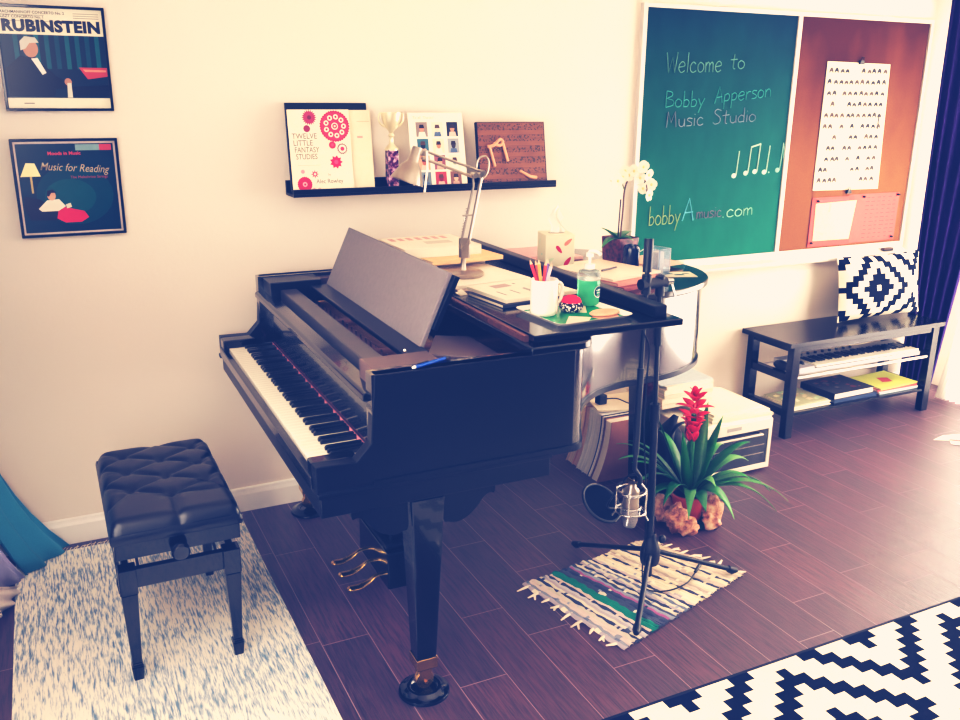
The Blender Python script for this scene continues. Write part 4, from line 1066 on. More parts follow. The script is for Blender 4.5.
# books in front of the tissue box, right of the lip
def sp(t0): return t0
book('hymnal', 'red-brown book lowest in the pile left of the microphone stand', 1.66, 1.885, -.945, -.71, L0, L0 + .014, '#8a4a44', '#d8b490', rz=.30)
book('hymnal', 'pink-edged book second from the bottom in that pile on the lid', 1.655, 1.885, -.93, -.69, L0 + .0145, L0 + .027, '#c98a80', '#e8d0b8', rz=.24)
def art_o(mb, a, b, z):
    mb.box(-.02, .055, -.05, -.043, z, z + .005, '#5a4a44')
book('songbook', 'cream songbook with a dark pen on top, beside the stand', 1.645, 1.90, -.90, -.62, L0 + .0275, L0 + .036, '#f0dcc4', rz=.26, soft=True)
t = thing('dark_pen', 'short dark pen lying on the cream songbook', 'pen', (1.76, -.80, L0 + .037))
mb = MB(); mb.tube([(1.725, -.80, L0 + .0405), (1.81, -.765, L0 + .0405)], [.004, .003], 8, '#4a3c3a'); build(mb, 'barrel', GLOSSY, t)
book('sheet_music', 'cream sheet music under the orchid pot', 1.80, 2.06, -.74, -.46, L0, L0 + .010, '#f2e4cc', rz=.10, soft=True, cat='sheet music')
book('sheet_music', 'small peach booklet behind the striped glass on the lid', 2.00, 2.16, -.70, -.50, L0 + .0105, L0 + .017, '#e9c0a4', rz=.2, soft=True, cat='sheet music')
t = thing('picture_card', 'small green and cream picture card near the round end of the lid', 'card', (2.07, -.79, L0))
mb = MB(); M = Matrix.Translation((2.055, -.80, L0)) @ Matrix.Rotation(-.35, 4, 'Z'); mb.M = M; mb.box(-.062, .062, -.045, .045, .0003, .0016, '#d8d0b4')
for x, y, s in ((-.03, .01, .016), (.005, -.008, .018), (.035, .012, .013)): mb.box(x - s, x + s, y - s * .6, y + s * .6, .0017, .0019, '#3a6a60'); mb.box(x - s*.4, x + s*.4, y - s * .3, y + s * .3, .002, .0022, '#1a2a30')
build(mb, 'card', PAPER, t)
# orchid
OX, OY, OZ = 1.935, -.60, L0 + .0105
t = thing('potted_orchid', 'white orchid in a purple-brown square pot on the piano', 'orchid', (OX, OY, OZ))
MOT = NT('mottled_maroon_pot'); MOT.link(MOT.ramp(MOT.noise(MOT.coord(), 55, 4), [(.35, srgb('#2a1620')), (.65, srgb('#7a3a44'))]), MOT.b.inputs['Base Color']); MOT.set(Roughness=.35)
mb = MB()
for z0, a0, z1, a1 in ((0, .044, .108, .050),):
    R = Matrix.Translation((OX, OY, OZ)) @ Matrix.Rotation(.12, 4, 'Z'); mb.M = R
    vs = [(sx * a, sy * a, z) for z, a in ((z0, a0), (z1, a1), (z1, a1 - .006), (z1 - .016, a1 - .008)) for sx, sy in ((-1, -1), (1, -1), (1, 1), (-1, 1))]
    mb.add(vs, [(3, 2, 1, 0)] + [(4*k + i, 4*k + (i+1) % 4, 4*k + 4 + (i+1) % 4, 4*k + 4 + i) for k in range(3) for i in range(4)] + [(12, 13, 14, 15)])
build(mb, 'pot', MOT.m, t, bevel=.003)
mb = MB()
def leaf(mb, base, d, up, L, W, droop, c0, c1, n=12, fold=.25, twist=0):
    """strap leaf: base point, horizontal direction, rise, length, width, droop"""
    d = V((d[0], d[1], 0)).normalized(); s = V((-d.y, d.x, 0))
    P = []
    for i in range(n + 1):
        t_ = i / n
        ctr = V(base) + d * (L * t_ * (1 - .12 * t_)) + V((0, 0, up * t_ - droop * t_ * t_))
        w = W * math.sin(PI * min(1, .16 + .84 * t_) ** .9) * (1 if t_ < .98 else .25) + .0006
        sd = (s * math.cos(twist * t_) + V((0, 0, 1)) * math.sin(twist * t_))
        P.append((ctr - sd * w, ctr + V((0, 0, -fold * w)), ctr + sd * w))
    fs = []
    for i in range(n):
        a = 3 * i; fs += [(a, a + 1, a + 4, a + 3), (a + 1, a + 2, a + 5, a + 4)]
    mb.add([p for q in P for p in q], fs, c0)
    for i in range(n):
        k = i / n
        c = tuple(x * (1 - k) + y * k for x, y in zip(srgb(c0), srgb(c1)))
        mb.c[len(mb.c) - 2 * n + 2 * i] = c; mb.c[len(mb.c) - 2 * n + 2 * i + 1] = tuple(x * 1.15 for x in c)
for ang, L, up, dr, w in ((180, .085, .075, .03, .020), (205, .13, .05, .07, .016), (10, .08, .07, .05, .018), (60, .08, .06, .05, .02), (300, .07, .05, .05, .018)):
    mb = MB(); leaf(mb, (OX - .01, OY, OZ + .10), (math.cos(math.radians(ang)), math.sin(math.radians(ang))), up, L, w, dr, '#2a6434', '#4a8a48')
    build(mb, 'leaf', GREENLEAF, t, smooth=180, solid=.002)
mb = MB(); stem = spline([(OX, OY, OZ + .10), (OX + .005, OY, OZ + .20), (OX + .010, OY, OZ + .29), (OX + .035, OY - .01, OZ + .345), (OX + .075, OY - .02, OZ + .33), (OX + .09, OY - .03, OZ + .27)], 6)
mb.tube(stem, .0035, 8, '#5a3a34'); mb.tube(spline([(OX + .008, OY, OZ + .28), (OX - .02, OY, OZ + .325), (OX - .055, OY, OZ + .315)], 5), .0025, 6, '#5a6a3c'); build(mb, 'flower_stem', GREENLEAF, t, smooth=60)
mb = MB(); mb.tube([(OX - .004, OY + .01, OZ + .09), (OX + .0, OY + .01, OZ + .245)], .003, 8, '#3a2624'); build(mb, 'support_stake', GREENLEAF, t)
fr_ = random.Random(4)
for (fx, fz) in ((.03, .350), (.062, .365), (.088, .335), (.100, .300), (.092, .262), (.055, .325), (.012, .335), (-.022, .330), (-.050, .318), (.075, .285), (-.005, .350)):
    mb = MB(); c = V((OX + fx, OY - .012 - fr_.uniform(0, .025), OZ + fz)); tilt = Matrix.Rotation(fr_.uniform(-.5, .5), 4, 'Z') @ Matrix.Rotation(fr_.uniform(-.4, .4), 4, 'X')
    for k in range(5):
        a = 2 * PI * k / 5 + PI / 2 + fr_.uniform(-.1, .1); wd = .011 if k % 2 else .015; L = .022
        pts = []
        for q in range(10):
            th = 2 * PI * q / 10
            u, v = L * .55 + L * .55 * math.cos(th), wd * math.sin(th)
            p = V((u * math.cos(a) - v * math.sin(a), -.004 * math.cos(th), u * math.sin(a) + v * math.cos(a)))
            pts.append(c + tilt @ p)
        mb.add(pts, [tuple(range(10))], '#f6f0de')
    mb.ball(c + V((0, -.004, 0)), (.005, .005, .006), 8, '#e6d48a')
    build(mb, 'blossom', PETAL, t)
t = thing('dark_glass_jar', 'small dark blue-black jar with a wire bow in front of the orchid pot', 'jar', (1.925, -.690, L0 + .0105))
NB = plain('dark_blue_glaze', '#141c38', .2, coat=.3)
mb = MB(); mb.lathe([(.002, 0), (.029, 0), (.031, .004), (.031, .078), (.029, .084), (.024, .090), (.023, .084), (.002, .082)], (1.925, -.690, L0 + .0105), 28); build(mb, 'jar_body', NB, t, smooth=45)
mb = MB(); mb.tube(spline([(1.945, -.715, 1.078), (1.965, -.725, 1.092), (1.978, -.722, 1.080), (1.962, -.72, 1.068), (1.98, -.73, 1.050)], 4), .0018, 6); build(mb, 'wire_bow', WHITECER, t)
t = thing('striped_glass', 'small square blue-edged glass holder at the round end of the piano lid', 'glass', (1.985, -.765, L0))
CGB = NT('blue_tinted_glass'); CGB.set(Base_Color=(.72, .84, 1.0), Transmission_Weight=.9, Roughness=.03, IOR=1.15)
R = Matrix.Translation((1.985, -.765, L0)) @ Matrix.Rotation(.3, 4, 'Z')
mb = MB(); mb.M = R
for x0, x1, y0, y1 in ((-.036, -.031, -.036, .036), (.031, .036, -.036, .036), (-.031, .031, -.036, -.031), (-.031, .031, .031, .036)): mb.box(x0, x1, y0, y1, 0, .098)
mb.box(-.036, .036, -.036, .036, 0, .006); build(mb, 'glass_walls', CGB.m, t, bevel=.001)
mb = MB(); mb.M = R; mb.box(-.018, .018, -.018, .018, .006, .085, '#e2c4a8'); build(mb, 'candle', PAPER, t, bevel=.002)
# ------------------------------------------------------------------ microphone stand
PX, PY = 1.73, -1.17
t = thing('microphone_stand', 'black tripod microphone stand with folded boom beside the piano', 'stand', (PX, PY, 0))
def pl_(z): return V((PX - .034 * z, PY, z))
mb = MB()
mb.tube([pl_(.03), pl_(.62)], .0125, 14); mb.tube([pl_(.62), pl_(1.06)], .008, 12)
mb.tube([pl_(.60), pl_(.66)], .017, 14); mb.tube([pl_(.86), pl_(.93)], .013, 12); build(mb, 'pole', RUBBER, t, smooth=50)
mb = MB(); mb.lathe([(.002, .075), (.030, .078), (.034, .095), (.034, .125), (.027, .150), (.018, .175), (.0145, .19), (.002, .19)], (PX, PY, 0), 24)
mb.ball((PX + .038, PY - .012, .165), (.014, .012, .016), 10); build(mb, 'hub', RUBBER, t, smooth=50)
for ex, ey in ((1.508, -1.412), (1.631, -.853), (2.038, -1.252)):
    d = V((ex - PX, ey - PY, 0)).normalized()
    a = V((PX, PY, .122)) + d * .02; b = V((ex, ey, .016))
    mb = MB(); mb.tube([a, a + (b - a) * .97], .0095, 12, squash=.9)
    l = build(mb, 'leg', RUBBER, t, smooth=50)
    mb = MB(); mb.tube([a + (b - a) * .93, b - d * .006, b + d * .012], [.0125, .0145, .009], 12); build(mb, 'rubber_foot', RUBBER, l, smooth=50)
B0, B1 = V((1.648, -1.162, 1.20)), V((1.590, -1.240, .478))
def bp(k): return B0 + (B1 - B0) * k
mb = MB(); mb.tube([bp(.12), bp(1)], .0075, 12); mb.tube([bp(.55), bp(.93)], .011, 12)
bo = build(mb, 'boom_arm', RUBBER, t, smooth=50)
mb = MB(); mb.tube([bp(0), bp(.14)], .0145, 16); build(mb, 'counterweight', RUBBER, bo, smooth=50)
c = bp(.19); mb = MB(); mb.tube([c + V((-.022, 0, 0)), pl_(c.z) + V((.02, 0, 0))], .017, 14); mb.tube([pl_(1.02), pl_(c.z + .02)], .015, 14); mb.tube([c + V((0, 0, -.03)), c + V((0, 0, .03))], .015, 12)
build(mb, 'boom_clamp', RUBBER, t, smooth=50)
mb = MB(); q = pl_(c.z)
mb.tube([q + V((.02, 0, 0)), q + V((.045, -.004, 0))], .011, 10); mb.tube([q + V((.04, -.004, 0)), q + V((.046, -.02, -.045))], .004, 8); build(mb, 'clamp_screw', CHROME, t, smooth=50)
bpy.data.objects['microphone_stand'].location.z = .009
# condenser microphone hanging in its spider mount
MC = V((1.588, -1.234, .356))
t = thing('microphone', 'silver microphone hanging upside down in a shock mount under the boom', 'microphone', tuple(MC))
mb = MB(); mb.lathe([(.002, .085), (.012, .084), (.014, .07), (.024, .062), (.026, .055), (.026, -.005), (.002, -.005)], MC, 24); build(mb, 'body', STEEL, t, smooth=45)
GR = NT('mesh_grille'); v_ = GR.node('ShaderNodeTexVoronoi'); v_.inputs['Scale'].default_value = 500; GR.link(GR.coord(), v_.inputs['Vector']); GR.link(GR.ramp(v_.outputs['Distance'], [(0, (.02, .02, .03)), (.5, (.5, .5, .52))]), GR.b.inputs['Base Color']); GR.set(Metallic=.8, Roughness=.35)
mb = MB(); mb.lathe([(.025, -.005), (.0255, -.045), (.019, -.068), (.002, -.074)], MC, 24); build(mb, 'grille', GR.m, t, smooth=60)
mb = MB()
def ringp(r, z, n=28, tx=0): return [MC + V((r * math.cos(2*PI*k/n), r * math.sin(2*PI*k/n), z + tx * math.cos(2*PI*k/n))) for k in range(n)]
for r, z in ((.046, .058), (.049, -.012), (.031, .045), (.031, .0)): mb.tube(ringp(r, z), .0030, 8, closed=True)
for k in range(4):
    a = PI / 4 + k * PI / 2
    p = MC + V((.048 * math.cos(a), .048 * math.sin(a), 0))
    mb.tube([p + V((0, 0, .066)), p + V((0, 0, -.022))], .0034, 8)
    mb.tube([p + V((0, 0, .066)), MC + V((.030 * math.cos(a), .030 * math.sin(a), .085))], .003, 6); mb.tube([p + V((0, 0, -.022)), p + V((.010 * math.cos(a), .010 * math.sin(a), -.040))], .003, 6)
for k in range(8):
    a, b = PI / 4 * k, PI / 4 * (k + .9)
    for zo, zi in ((.058, .045), (-.012, .0)): mb.tube([MC + V((.046 * math.cos(a), .046 * math.sin(a), zo)), MC + V((.031 * math.cos(b), .031 * math.sin(b), zi)), ], .0014, 5)
build(mb, 'shock_mount', CHROME, t, smooth=60)
mb = MB(); mb.tube([bp(.985), MC + V((.03, -.0, .100)), MC + V((.032, .0, .06))], .008, 10); build(mb, 'mount_swivel', RUBBER, t)
FC = V((1.585, -1.075, .300))
t = thing('pop_filter', 'round black pop filter disc beside the hanging microphone', 'pop filter', tuple(FC))
F = Matrix.Translation(FC) @ Matrix.Rotation(math.radians(22), 4, 'Z') @ Matrix.Rotation(math.radians(38), 4, 'X')
mb = MB(); mb.M = F; mb.tube([V((.074 * math.cos(2*PI*k/48), .074 * math.sin(2*PI*k/48), 0)) for k in range(48)], .0055, 8, closed=True); build(mb, 'hoop', RUBBER, t, smooth=60)
mb = MB(); mb.M = F; mb.lathe([(.001, .0), (.073, .0), (.073, .002), (.001, .002)], (0, 0, 0), 40); NY = plain('black_nylon_mesh', '#06080f', .9, nscale=300, var=.5, spec=.1); build(mb, 'mesh_screen', NY, t, smooth=30)
mb = MB(); mb.tube(spline([F @ V((.06, -.045, 0)), MC + V((-.02, .10, -.04)), MC + V((.0, .075, .03)), MC + V((.012, .04, .088)), MC + V((.026, .01, .105))], 6), .0035, 8); build(mb, 'gooseneck', RUBBER, t, smooth=60)
t = thing('microphone_cable', 'black microphone cable running down the stand to a plug on the rag rug', 'cable', (1.70, -1.15, .02))
mb = MB(); mb.tube(spline([bp(.30) + V((.012, -.004, 0)), bp(.36) + V((-.012, -.012, 0)), bp(.45) + V((.022, -.004, 0)), bp(.6) + V((.02, -.006, 0)), bp(.8) + V((.022, -.006, 0)), (1.645, -1.215, .52), (1.675, -1.20, .35), (1.685, -1.195, .20), (1.675, -1.205, .08), (1.68, -1.225, .028), (1.74, -1.26, .0235), (1.83, -1.25, .0235), (1.905, -1.205, .0235)], 8), .0028, 6); build(mb, 'cord', RUBBER, t, smooth=60)
mb = MB(); mb.tube([(1.905, -1.205, .0255), (1.95, -1.175, .0265)], [.0055, .0075], 10); build(mb, 'plug', RUBBER, t, smooth=50)

# ------------------------------------------------------------------ rugs
A_, B_, C_, D_ = V((1.338, -.992, 0)), V((1.436, -1.450, 0)), V((2.075, -1.262, 0)), V((1.905, -.905, 0))
t = thing('rag_rug', 'small multicoloured striped rag rug with knotted fringe under the microphone stand', 'rug', (1.70, -1.15, 0))
rr = random.Random(21)
NS = 52
pal = ['#dcd3bc', '#cfc6b4', '#9aa2b0', '#737c90', '#e6dcc2', '#c4bdbe', '#8f94a0', '#d6c2b8', '#565c70', '#ece2c8', '#b3a9b0']
pal2 = ['#ecdfc0', '#e6d6b4', '#efe4c8', '#cdbca8', '#e2d2b4', '#f1e6c8', '#b9a99c', '#d8c0b0']
mb = MB()
for i in range(NS):
    u = (i + .5) / NS
    a = A_.lerp(D_, u); b = B_.lerp(C_, u)
    a = a + (b - a) * rr.uniform(-.015, .01); b = b + (b - a) * rr.uniform(-.01, .02)
    c1 = rr.choice(pal if u < .55 else pal2); c2 = rr.choice(pal if u < .6 else pal2)
    if i in (11, 12, 13): c1 = c2 = '#2f8672'
    if i == 18: c1, c2 = '#a86a94', '#4a4c60'
    if i in (5, 9, 16, 22, 27, 33, 40, 45): c1 = '#4a4e66'
    n = 44; W = 1.12 * ((D_ - A_).length + (C_ - B_).length) / 2 / NS * .66
    ph = rr.uniform(0, 6)
    drn = (D_ - A_).normalized()
    prev = None
    for k in range(n + 1):
        q = k / n
        p = a.lerp(b, q) + drn * .003 * math.sin(q * 17 + ph) + V((0, 0, .009 + .0012 * math.sin(q * 60 + ph)))
        w = W * (1 + .22 * math.sin(q * 43 + ph * 3))
        sec = [p + drn * (w * math.cos(PI * j / 4)) + V((0, 0, .0062 * math.sin(PI * j / 4) - .006)) for j in range(5)]
        if prev:
            c = srgb(c1 if math.sin(q * 21 + ph * 5) + rr.uniform(-.5, .5) > -1.05 else c2)
            for j in range(4): mb.add([prev[j], prev[j+1], sec[j+1], sec[j]], [(0, 3, 2, 1)], c)
        prev = sec
mb.add([A_ + V((0, 0, .002)), B_ + V((0, 0, .002)), C_ + V((0, 0, .002)), D_ + V((0, 0, .002))], [(0, 1, 2, 3)], '#5c5c6c')
build(mb, 'woven_strips', CLOTH, t, smooth=180)
for (p0, p1, out, cnt) in ((A_, B_, (A_ - D_).normalized(), 9), (D_, C_, (D_ - A_).normalized(), 11)):
    for k in range(cnt):
        q = (k + .4) / cnt
        p = p0.lerp(p1, q) + V((0, 0, .006)); L = rr.uniform(.025, .05); s = rr.uniform(-.6, .6)
        o = (out + (p1 - p0).normalized() * s).normalized()
        mb = MB(); c = rr.choice(['#e8dfc8', '#d8cdb8', '#efe6d0'])
        mb.tube([p - out * .01, p + o * L * .35, p + o * L + V((0, 0, -.002))], [.005, .006, .003], 6, c, squash=.6)
        if k % 2: o2_ = (out + (p1 - p0).normalized() * (s + .7)).normalized(); mb.tube([p + o * L * .35, p + o2_ * L * .9 + V((0, 0, -.002))], [.005, .003], 6, c, squash=.6)
        build(mb, 'fringe_tassel', CLOTH, t, smooth=60)
# black and white rug
mb = MB(); mb.box(1.10, 3.5, -3.2, -1.700, .0, .009)
RX, RY = 1.79, -2.0225
build(mb, 'diamond_rug', diamonds('woven_black_white_rug', .0382, 9, (.5, 2.5, 5.5, 7.5)), loc=(RX, RY, 0), bevel=.002, label='large flat-woven rug with black and white stepped diamonds at the right foreground', cat='rug')
o = bpy.data.objects['diamond_rug']
t = o
mb = MB(); mb.box(1.092, 3.508, -1.703, -1.694, .0, .0098).box(1.092, 1.102, -3.2, -1.694, 0, .0098); build(mb, 'bound_edge', plain('navy_binding', '#0d1024', .95), o)
# pale heathered runner
HR = NT('heathered_rug')
s1 = HR.noise(HR.coord((13, 1.5, 13)), 9, 3, .6); s2 = HR.noise(HR.coord((28, 3, 28)), 8, 2, .6); s3 = HR.noise(HR.coord((1, 1, 1)), 2.5, 2)
m1 = HR.ramp(HR.math('ADD', HR.math('ADD', HR.math('MULTIPLY', s1, .55), HR.math('MULTIPLY', s2, .45)), HR.math('MULTIPLY', HR.math('SUBTRACT', s3, .5), .25)), [(.37, srgb('#7389a0')), (.46, srgb('#b4bfc6')), (.53, srgb('#f2ecdf')), (1, srgb('#fffaee'))])
HR.link(m1, HR.b.inputs['Base Color']); HR.set(Roughness=.95, Specular_IOR_Level=.1); HR.bump(s2, .4, .003)
mb = MB()
mb.box(-.24, .562, -2.6, -.075, .0, .008)
o = build(mb, 'heathered_rug', HR.m, loc=(.16, -1.2, 0), bevel=.002, label='cream and blue-grey heathered runner under the piano stool', cat='rug')
mb = MB(); rr = random.Random(9)
for k in range(70):
    x = -.235 + k * .0115; d = rr.uniform(.3, 1.2)
    mb.tube([(x, -.078, .006), (x + .006 * d, -.062, .0065), (x + .018 * d, -.045 + rr.uniform(-.008, .008), .0022)], .0016, 4, rr.choice(['#e8e0cc', '#cfcabc', '#f0e8d4']))
build(mb, 'fringe', CLOTH, o, kind='stuff')

# ------------------------------------------------------------------ bromeliad
QX, QY = 2.150, -.850
t = thing('potted_bromeliad', 'bromeliad with a red flower spike and long green leaves in a red pot', 'plant', (QX, QY, 0))
mb = MB(); mb.lathe([(.002, .012), (.048, .012), (.052, .02), (.064, .115), (.070, .118), (.071, .132), (.064, .134), (.060, .12), (.002, .118)], (QX, QY, 0), 32); build(mb, 'pot', TERRA, t, smooth=45)
mb = MB(); mb.lathe([(.06, .12), (.03, .124), (.001, .122)], (QX, QY, 0), 20, '#1a120e'); build(mb, 'soil', CLOTH, t)
lr = random.Random(2)
leaves = [(-8, .42, .26, .30, .023), (8, .38, .34, .28, .022), (-30, .38, .26, .32, .023), (24, .32, .38, .26, .020), (-58, .20, .24, .30, .024), (-105, .17, .20, .20, .030), (-128, .20, .28, .30, .024), (-152, .26, .34, .30, .022),
          (-172, .33, .42, .32, .020), (170, .34, .46, .28, .019), (150, .32, .46, .26, .018), (130, .28, .42, .24, .018), (85, .26, .42, .24, .018), (50, .28, .44, .26, .020), (-42, .26, .36, .28, .022), (-14, .12, .36, .04, .036), (22, .10, .38, .02, .034),
          (-150, .12, .36, .06, .018), (160, .16, .40, .06, .018), (-80, .13, .30, .22, .022), (-20, .46, .26, .31, .020), (188, .26, .26, .24, .020), (-4, .30, .40, .22, .021), (35, .36, .28, .26, .019), (178, .30, .38, .20, .018)]
for ang, L, up, dr, w in leaves:
    a = math.radians(ang); mb = MB()
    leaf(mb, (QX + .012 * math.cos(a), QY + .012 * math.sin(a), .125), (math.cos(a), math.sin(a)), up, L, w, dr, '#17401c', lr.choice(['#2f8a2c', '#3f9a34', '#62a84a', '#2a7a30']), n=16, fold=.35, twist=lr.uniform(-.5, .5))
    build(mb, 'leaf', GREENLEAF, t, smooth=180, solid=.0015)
mb = MB(); mb.tube([(QX, QY, .12), (QX - .005, QY, .46)], [.013, .010], 10, '#3c7a3a'); build(mb, 'flower_stalk', GREENLEAF, t, smooth=60)
RED = vcol('red_bract', .45, spec=.3)
k = 0
for z, n, L, w, up in ((.37, 4, .028, .022, .075), (.40, 4, .040, .024, .075), (.43, 5, .056, .021, .065), (.465, 5, .074, .019, .05), (.505, 5, .088, .017, .045), (.535, 5, .055, .016, .06), (.555, 4, .028, .012, .06)):
    for j in range(n):
        a = 2 * PI * j / n + k * .7; mb = MB()
        leaf(mb, (QX - .005, QY, z - .02), (math.cos(a), math.sin(a)), up, L, w, .028, '#c80c2a', '#f03048', n=9, fold=.3)
        build(mb, 'bract', RED, t, smooth=180, solid=.0012)
    k += 1
# frilly peach wrap around the pot
PE = NT('crumpled_peach_wrap'); f = PE.noise(PE.coord(), 26, 4, .6); PE.link(PE.ramp(f, [(.35, srgb('#8a4a34')), (.5, srgb('#d89a76')), (.65, srgb('#f2d2ae'))]), PE.b.inputs['Base Color']); PE.set(Roughness=.5); PE.bump(PE.noise(PE.coord(), 60, 4), .6, .006)
wr = random.Random(6)
mb = MB()
from mathutils import noise as mnoise
def lobe(cx, cy, cz, rx, ry, rz, seed):
    def fn(u, v):
        th, ph = 2 * PI * u, PI * v
        d = V((math.sin(ph) * math.cos(th), math.sin(ph) * math.sin(th), -math.cos(ph)))
        q = 1 + .38 * mnoise.noise(d * 2.1 + V((seed, 0, 0))) + .16 * mnoise.noise(d * 6 + V((0, seed, 0)))
        p = V((cx + rx * d.x * q, cy + ry * d.y * q, max(.001, cz + rz * d.z * q)))
        return p
    mb.grid(fn, 28, 16)
lobe(QX - .085, QY - .045, .060, .045, .040, .055, 1); lobe(QX - .060, QY - .085, .035, .040, .030, .038, 2); lobe(QX + .080, QY - .055, .060, .042, .040, .060, 3); lobe(QX + .055, QY - .085, .032, .035, .028, .034, 4)
lobe(QX - .075, QY + .05, .055, .045, .045, .055, 5); lobe(QX + .075, QY + .045, .055, .045, .045, .055, 6)
build(mb, 'wrap', PE.m, t, smooth=180)
mb = MB(); mb.lathe([(.002, .001), (.075, .001), (.085, .008), (.08, .02), (.055, .03), (.03, .012), (.002, .012)], (QX, QY, 0), 28, '#14382c'); build(mb, 'saucer', GLOSSY, t, smooth=45)

# ------------------------------------------------------------------ under the tail: upright books, papers, toaster oven, bag
def upright(name, label, y0, y1, x0, x1, h, cover, page='#eadfc8', bend=.042, cat='book'):
    t = thing(name, label, cat, ((x0 + x1) / 2, (y0 + y1) / 2, 0))
    def shell(mb, a0, a1, b0, b1, z0, z1, c):
        n = 8; vs = []; fs = []
        for k in range(n + 1):
            z = z0 + (z1 - z0) * k / n; s = bend * max(0, 1 - z / .30) ** 2
            for x, y in ((a0, b0), (a1, b0), (a1, b1), (a0, b1)): vs.append((x - s * .8, y + s, z))
        for k in range(n):
            for i in range(4): j = (i + 1) % 4; fs.append((4*k + i, 4*k + j, 4*k + 4 + j, 4*k + 4 + i))
        fs += [(3, 2, 1, 0), (4*n, 4*n + 1, 4*n + 2, 4*n + 3)]
        mb.add(vs, fs, c)
    mb = MB(); th = .0025
    shell(mb, x0, x1, y0, y0 + th, 0, h, cover); shell(mb, x0, x1, y1 - th, y1, 0, h, cover); shell(mb, x1 - th, x1, y0 + th, y1 - th, 0, h, cover)
    build(mb, 'cover', PAPER, t)
    mb = MB(); r = random.Random(label); n = max(2, int((y1 - y0) / .007)); d = (y1 - y0 - 2 * th) / n
    for k in range(n):
        q = r.uniform(.80, 1.0); shell(mb, x0 + .003 + r.uniform(0, .003), x1 - .004, y0 + th + d * k + .0002, y0 + th + d * (k + 1) - .0002, .002, h - .004 - r.uniform(0, .002), tuple(v * q for v in srgb(page)))
    build(mb, 'pages', PAPER, t)
    return t
upright('thick_book', 'tan thick book nearest the wall in the upright row under the piano', -.205, -.150, 2.075, 2.33, .285, '#e6c596', '#f2dcb0')
upright('thick_book', 'orange-tan thick book second from the wall in the upright row', -.250, -.2055, 2.075, 2.33, .290, '#d89a70', '#ecc49a')
upright('ring_binder', 'white binder third from the wall in the upright row', -.300, -.2505, 2.068, 2.34, .300, '#f4efe4', '#fffaf0')
upright('ring_binder', 'white binder fourth from the wall in the upright row', -.345, -.3005, 2.068, 2.34, .300, '#ece8e2', '#fbf6ea')
upright('ring_binder', 'thin white folder with a dark line beside the brown book', -.372, -.3455, 2.066, 2.34, .295, '#2a2a34', '#fffaf0')
upright('thick_book', 'brown-covered book at the near end of the upright row', -.425, -.3725, 2.066, 2.31, .290, '#9a6a58', '#f0e6d4')
t = thing('cream_folder', 'large cream folder lying on top of the upright books', 'folder', (2.2, -.27, .305))
mb = MB(); mb.prism([(2.07, -.31), (2.32, -.40), (2.36, -.16), (2.12, -.14)], .3005, .308, 'z', '#efe0c6'); build(mb, 'cover', PAPER, t)
t = thing('power_adapter', 'small black power adapter with a thin cable on the upright books', 'adapter', (2.13, -.24, .309))
mb = MB(); mb.box(2.11, 2.15, -.262, -.222, .309, .352); build(mb, 'adapter_body', RUBBER, t, bevel=.004)
mb = MB(); mb.tube(spline([(2.15, -.25, .33), (2.19, -.28, .335), (2.23, -.31, .318), (2.27, -.33, .312)], 6), .003, 6); build(mb, 'cord', RUBBER, t, smooth=60)
# toaster oven
OXa, OXb, OYa, OYb, OZh = 2.375, 2.825, -.590, -.175, .262
t = thing('toaster_oven', 'white toaster oven with a dark glass door on the floor by the bench', 'oven', ((OXa + OXb) / 2, (OYa + OYb) / 2, 0))
OWH = plain('off_white_enamel', '#ece4d4', .35)
mb = MB(); mb.box(OXa, OXb, OYa + .012, OYb, .012, OZh); build(mb, 'housing', OWH, t, bevel=.006)
mb = MB(); f0 = OYa
mb.box(OXa + .004, OXb - .004, f0, f0 + .012, .205, .252).box(OXa + .004, OXb - .004, f0, f0 + .012, .016, .040).box(OXa + .004, OXa + .024, f0, f0 + .012, .04, .205).box(OXb - .022, OXb - .004, f0, f0 + .012, .04, .205)
fr2 = build(mb, 'front_frame', OWH, t, bevel=.002)
mb = MB(); mb.box(OXa + .024, OXb - .022, f0 + .004, f0 + .008, .04, .205); DG = plain('dark_oven_glass', '#12161f', .08, var=.4, nscale=8, coat=.6); dr_ = build(mb, 'door', DG, t)
mb = MB(); mb.tube([(OXa + .06, f0 - .014, .188), (OXb - .07, f0 - .014, .188)], .005, 8); mb.tube([(OXa + .06, f0 - .014, .188), (OXa + .06, f0 + .004, .188)], .004, 8); mb.tube([(OXb - .07, f0 - .014, .188), (OXb - .07, f0 + .004, .188)], .004, 8); build(mb, 'door_handle', STEEL, dr_, smooth=60)
mb = MB()
for z in (.09, .13): mb.box(OXa + .04, OXb - .04, f0 + .002, f0 + .0035, z, z + .003)
build(mb, 'rack', STEEL, dr_)
mb = MB(); mb.box(2.56, 2.64, f0 - .001, f0, .222, .238, '#a8a09a'); build(mb, 'name_plate', PAPER, t)
for x in (OXa + .04, OXb - .04):
    for y in (OYa + .04, OYb - .04):
        mb = MB(); mb.tube([(x, y, 0), (x, y, .013)], .012, 10); build(mb, 'foot', RUBBER, t)
z = OZh + .0005
rr = random.Random(17)
lab = ['bottom', 'second', 'third', 'fourth']
for k, (x0, x1, y0, y1, h, c, rz, l) in enumerate([(2.50, 2.835, -.575, -.22, .012, '#e2d6bc', -.05, 'wide cream paper block lying directly on the toaster oven'), (2.495, 2.82, -.565, -.23, .013, '#efe4cc', .0, 'wide cream paper block second on the toaster oven'), (2.50, 2.79, -.55, -.25, .010, '#f4ead2', .05, 'wide white paper block topmost on the right of the toaster oven')]):
    book('paper_block', l, x0, x1, y0, y1, z, z + h, c, '#f0e6cf', rz=rz, soft=True, cat='paper'); z += h + .0005
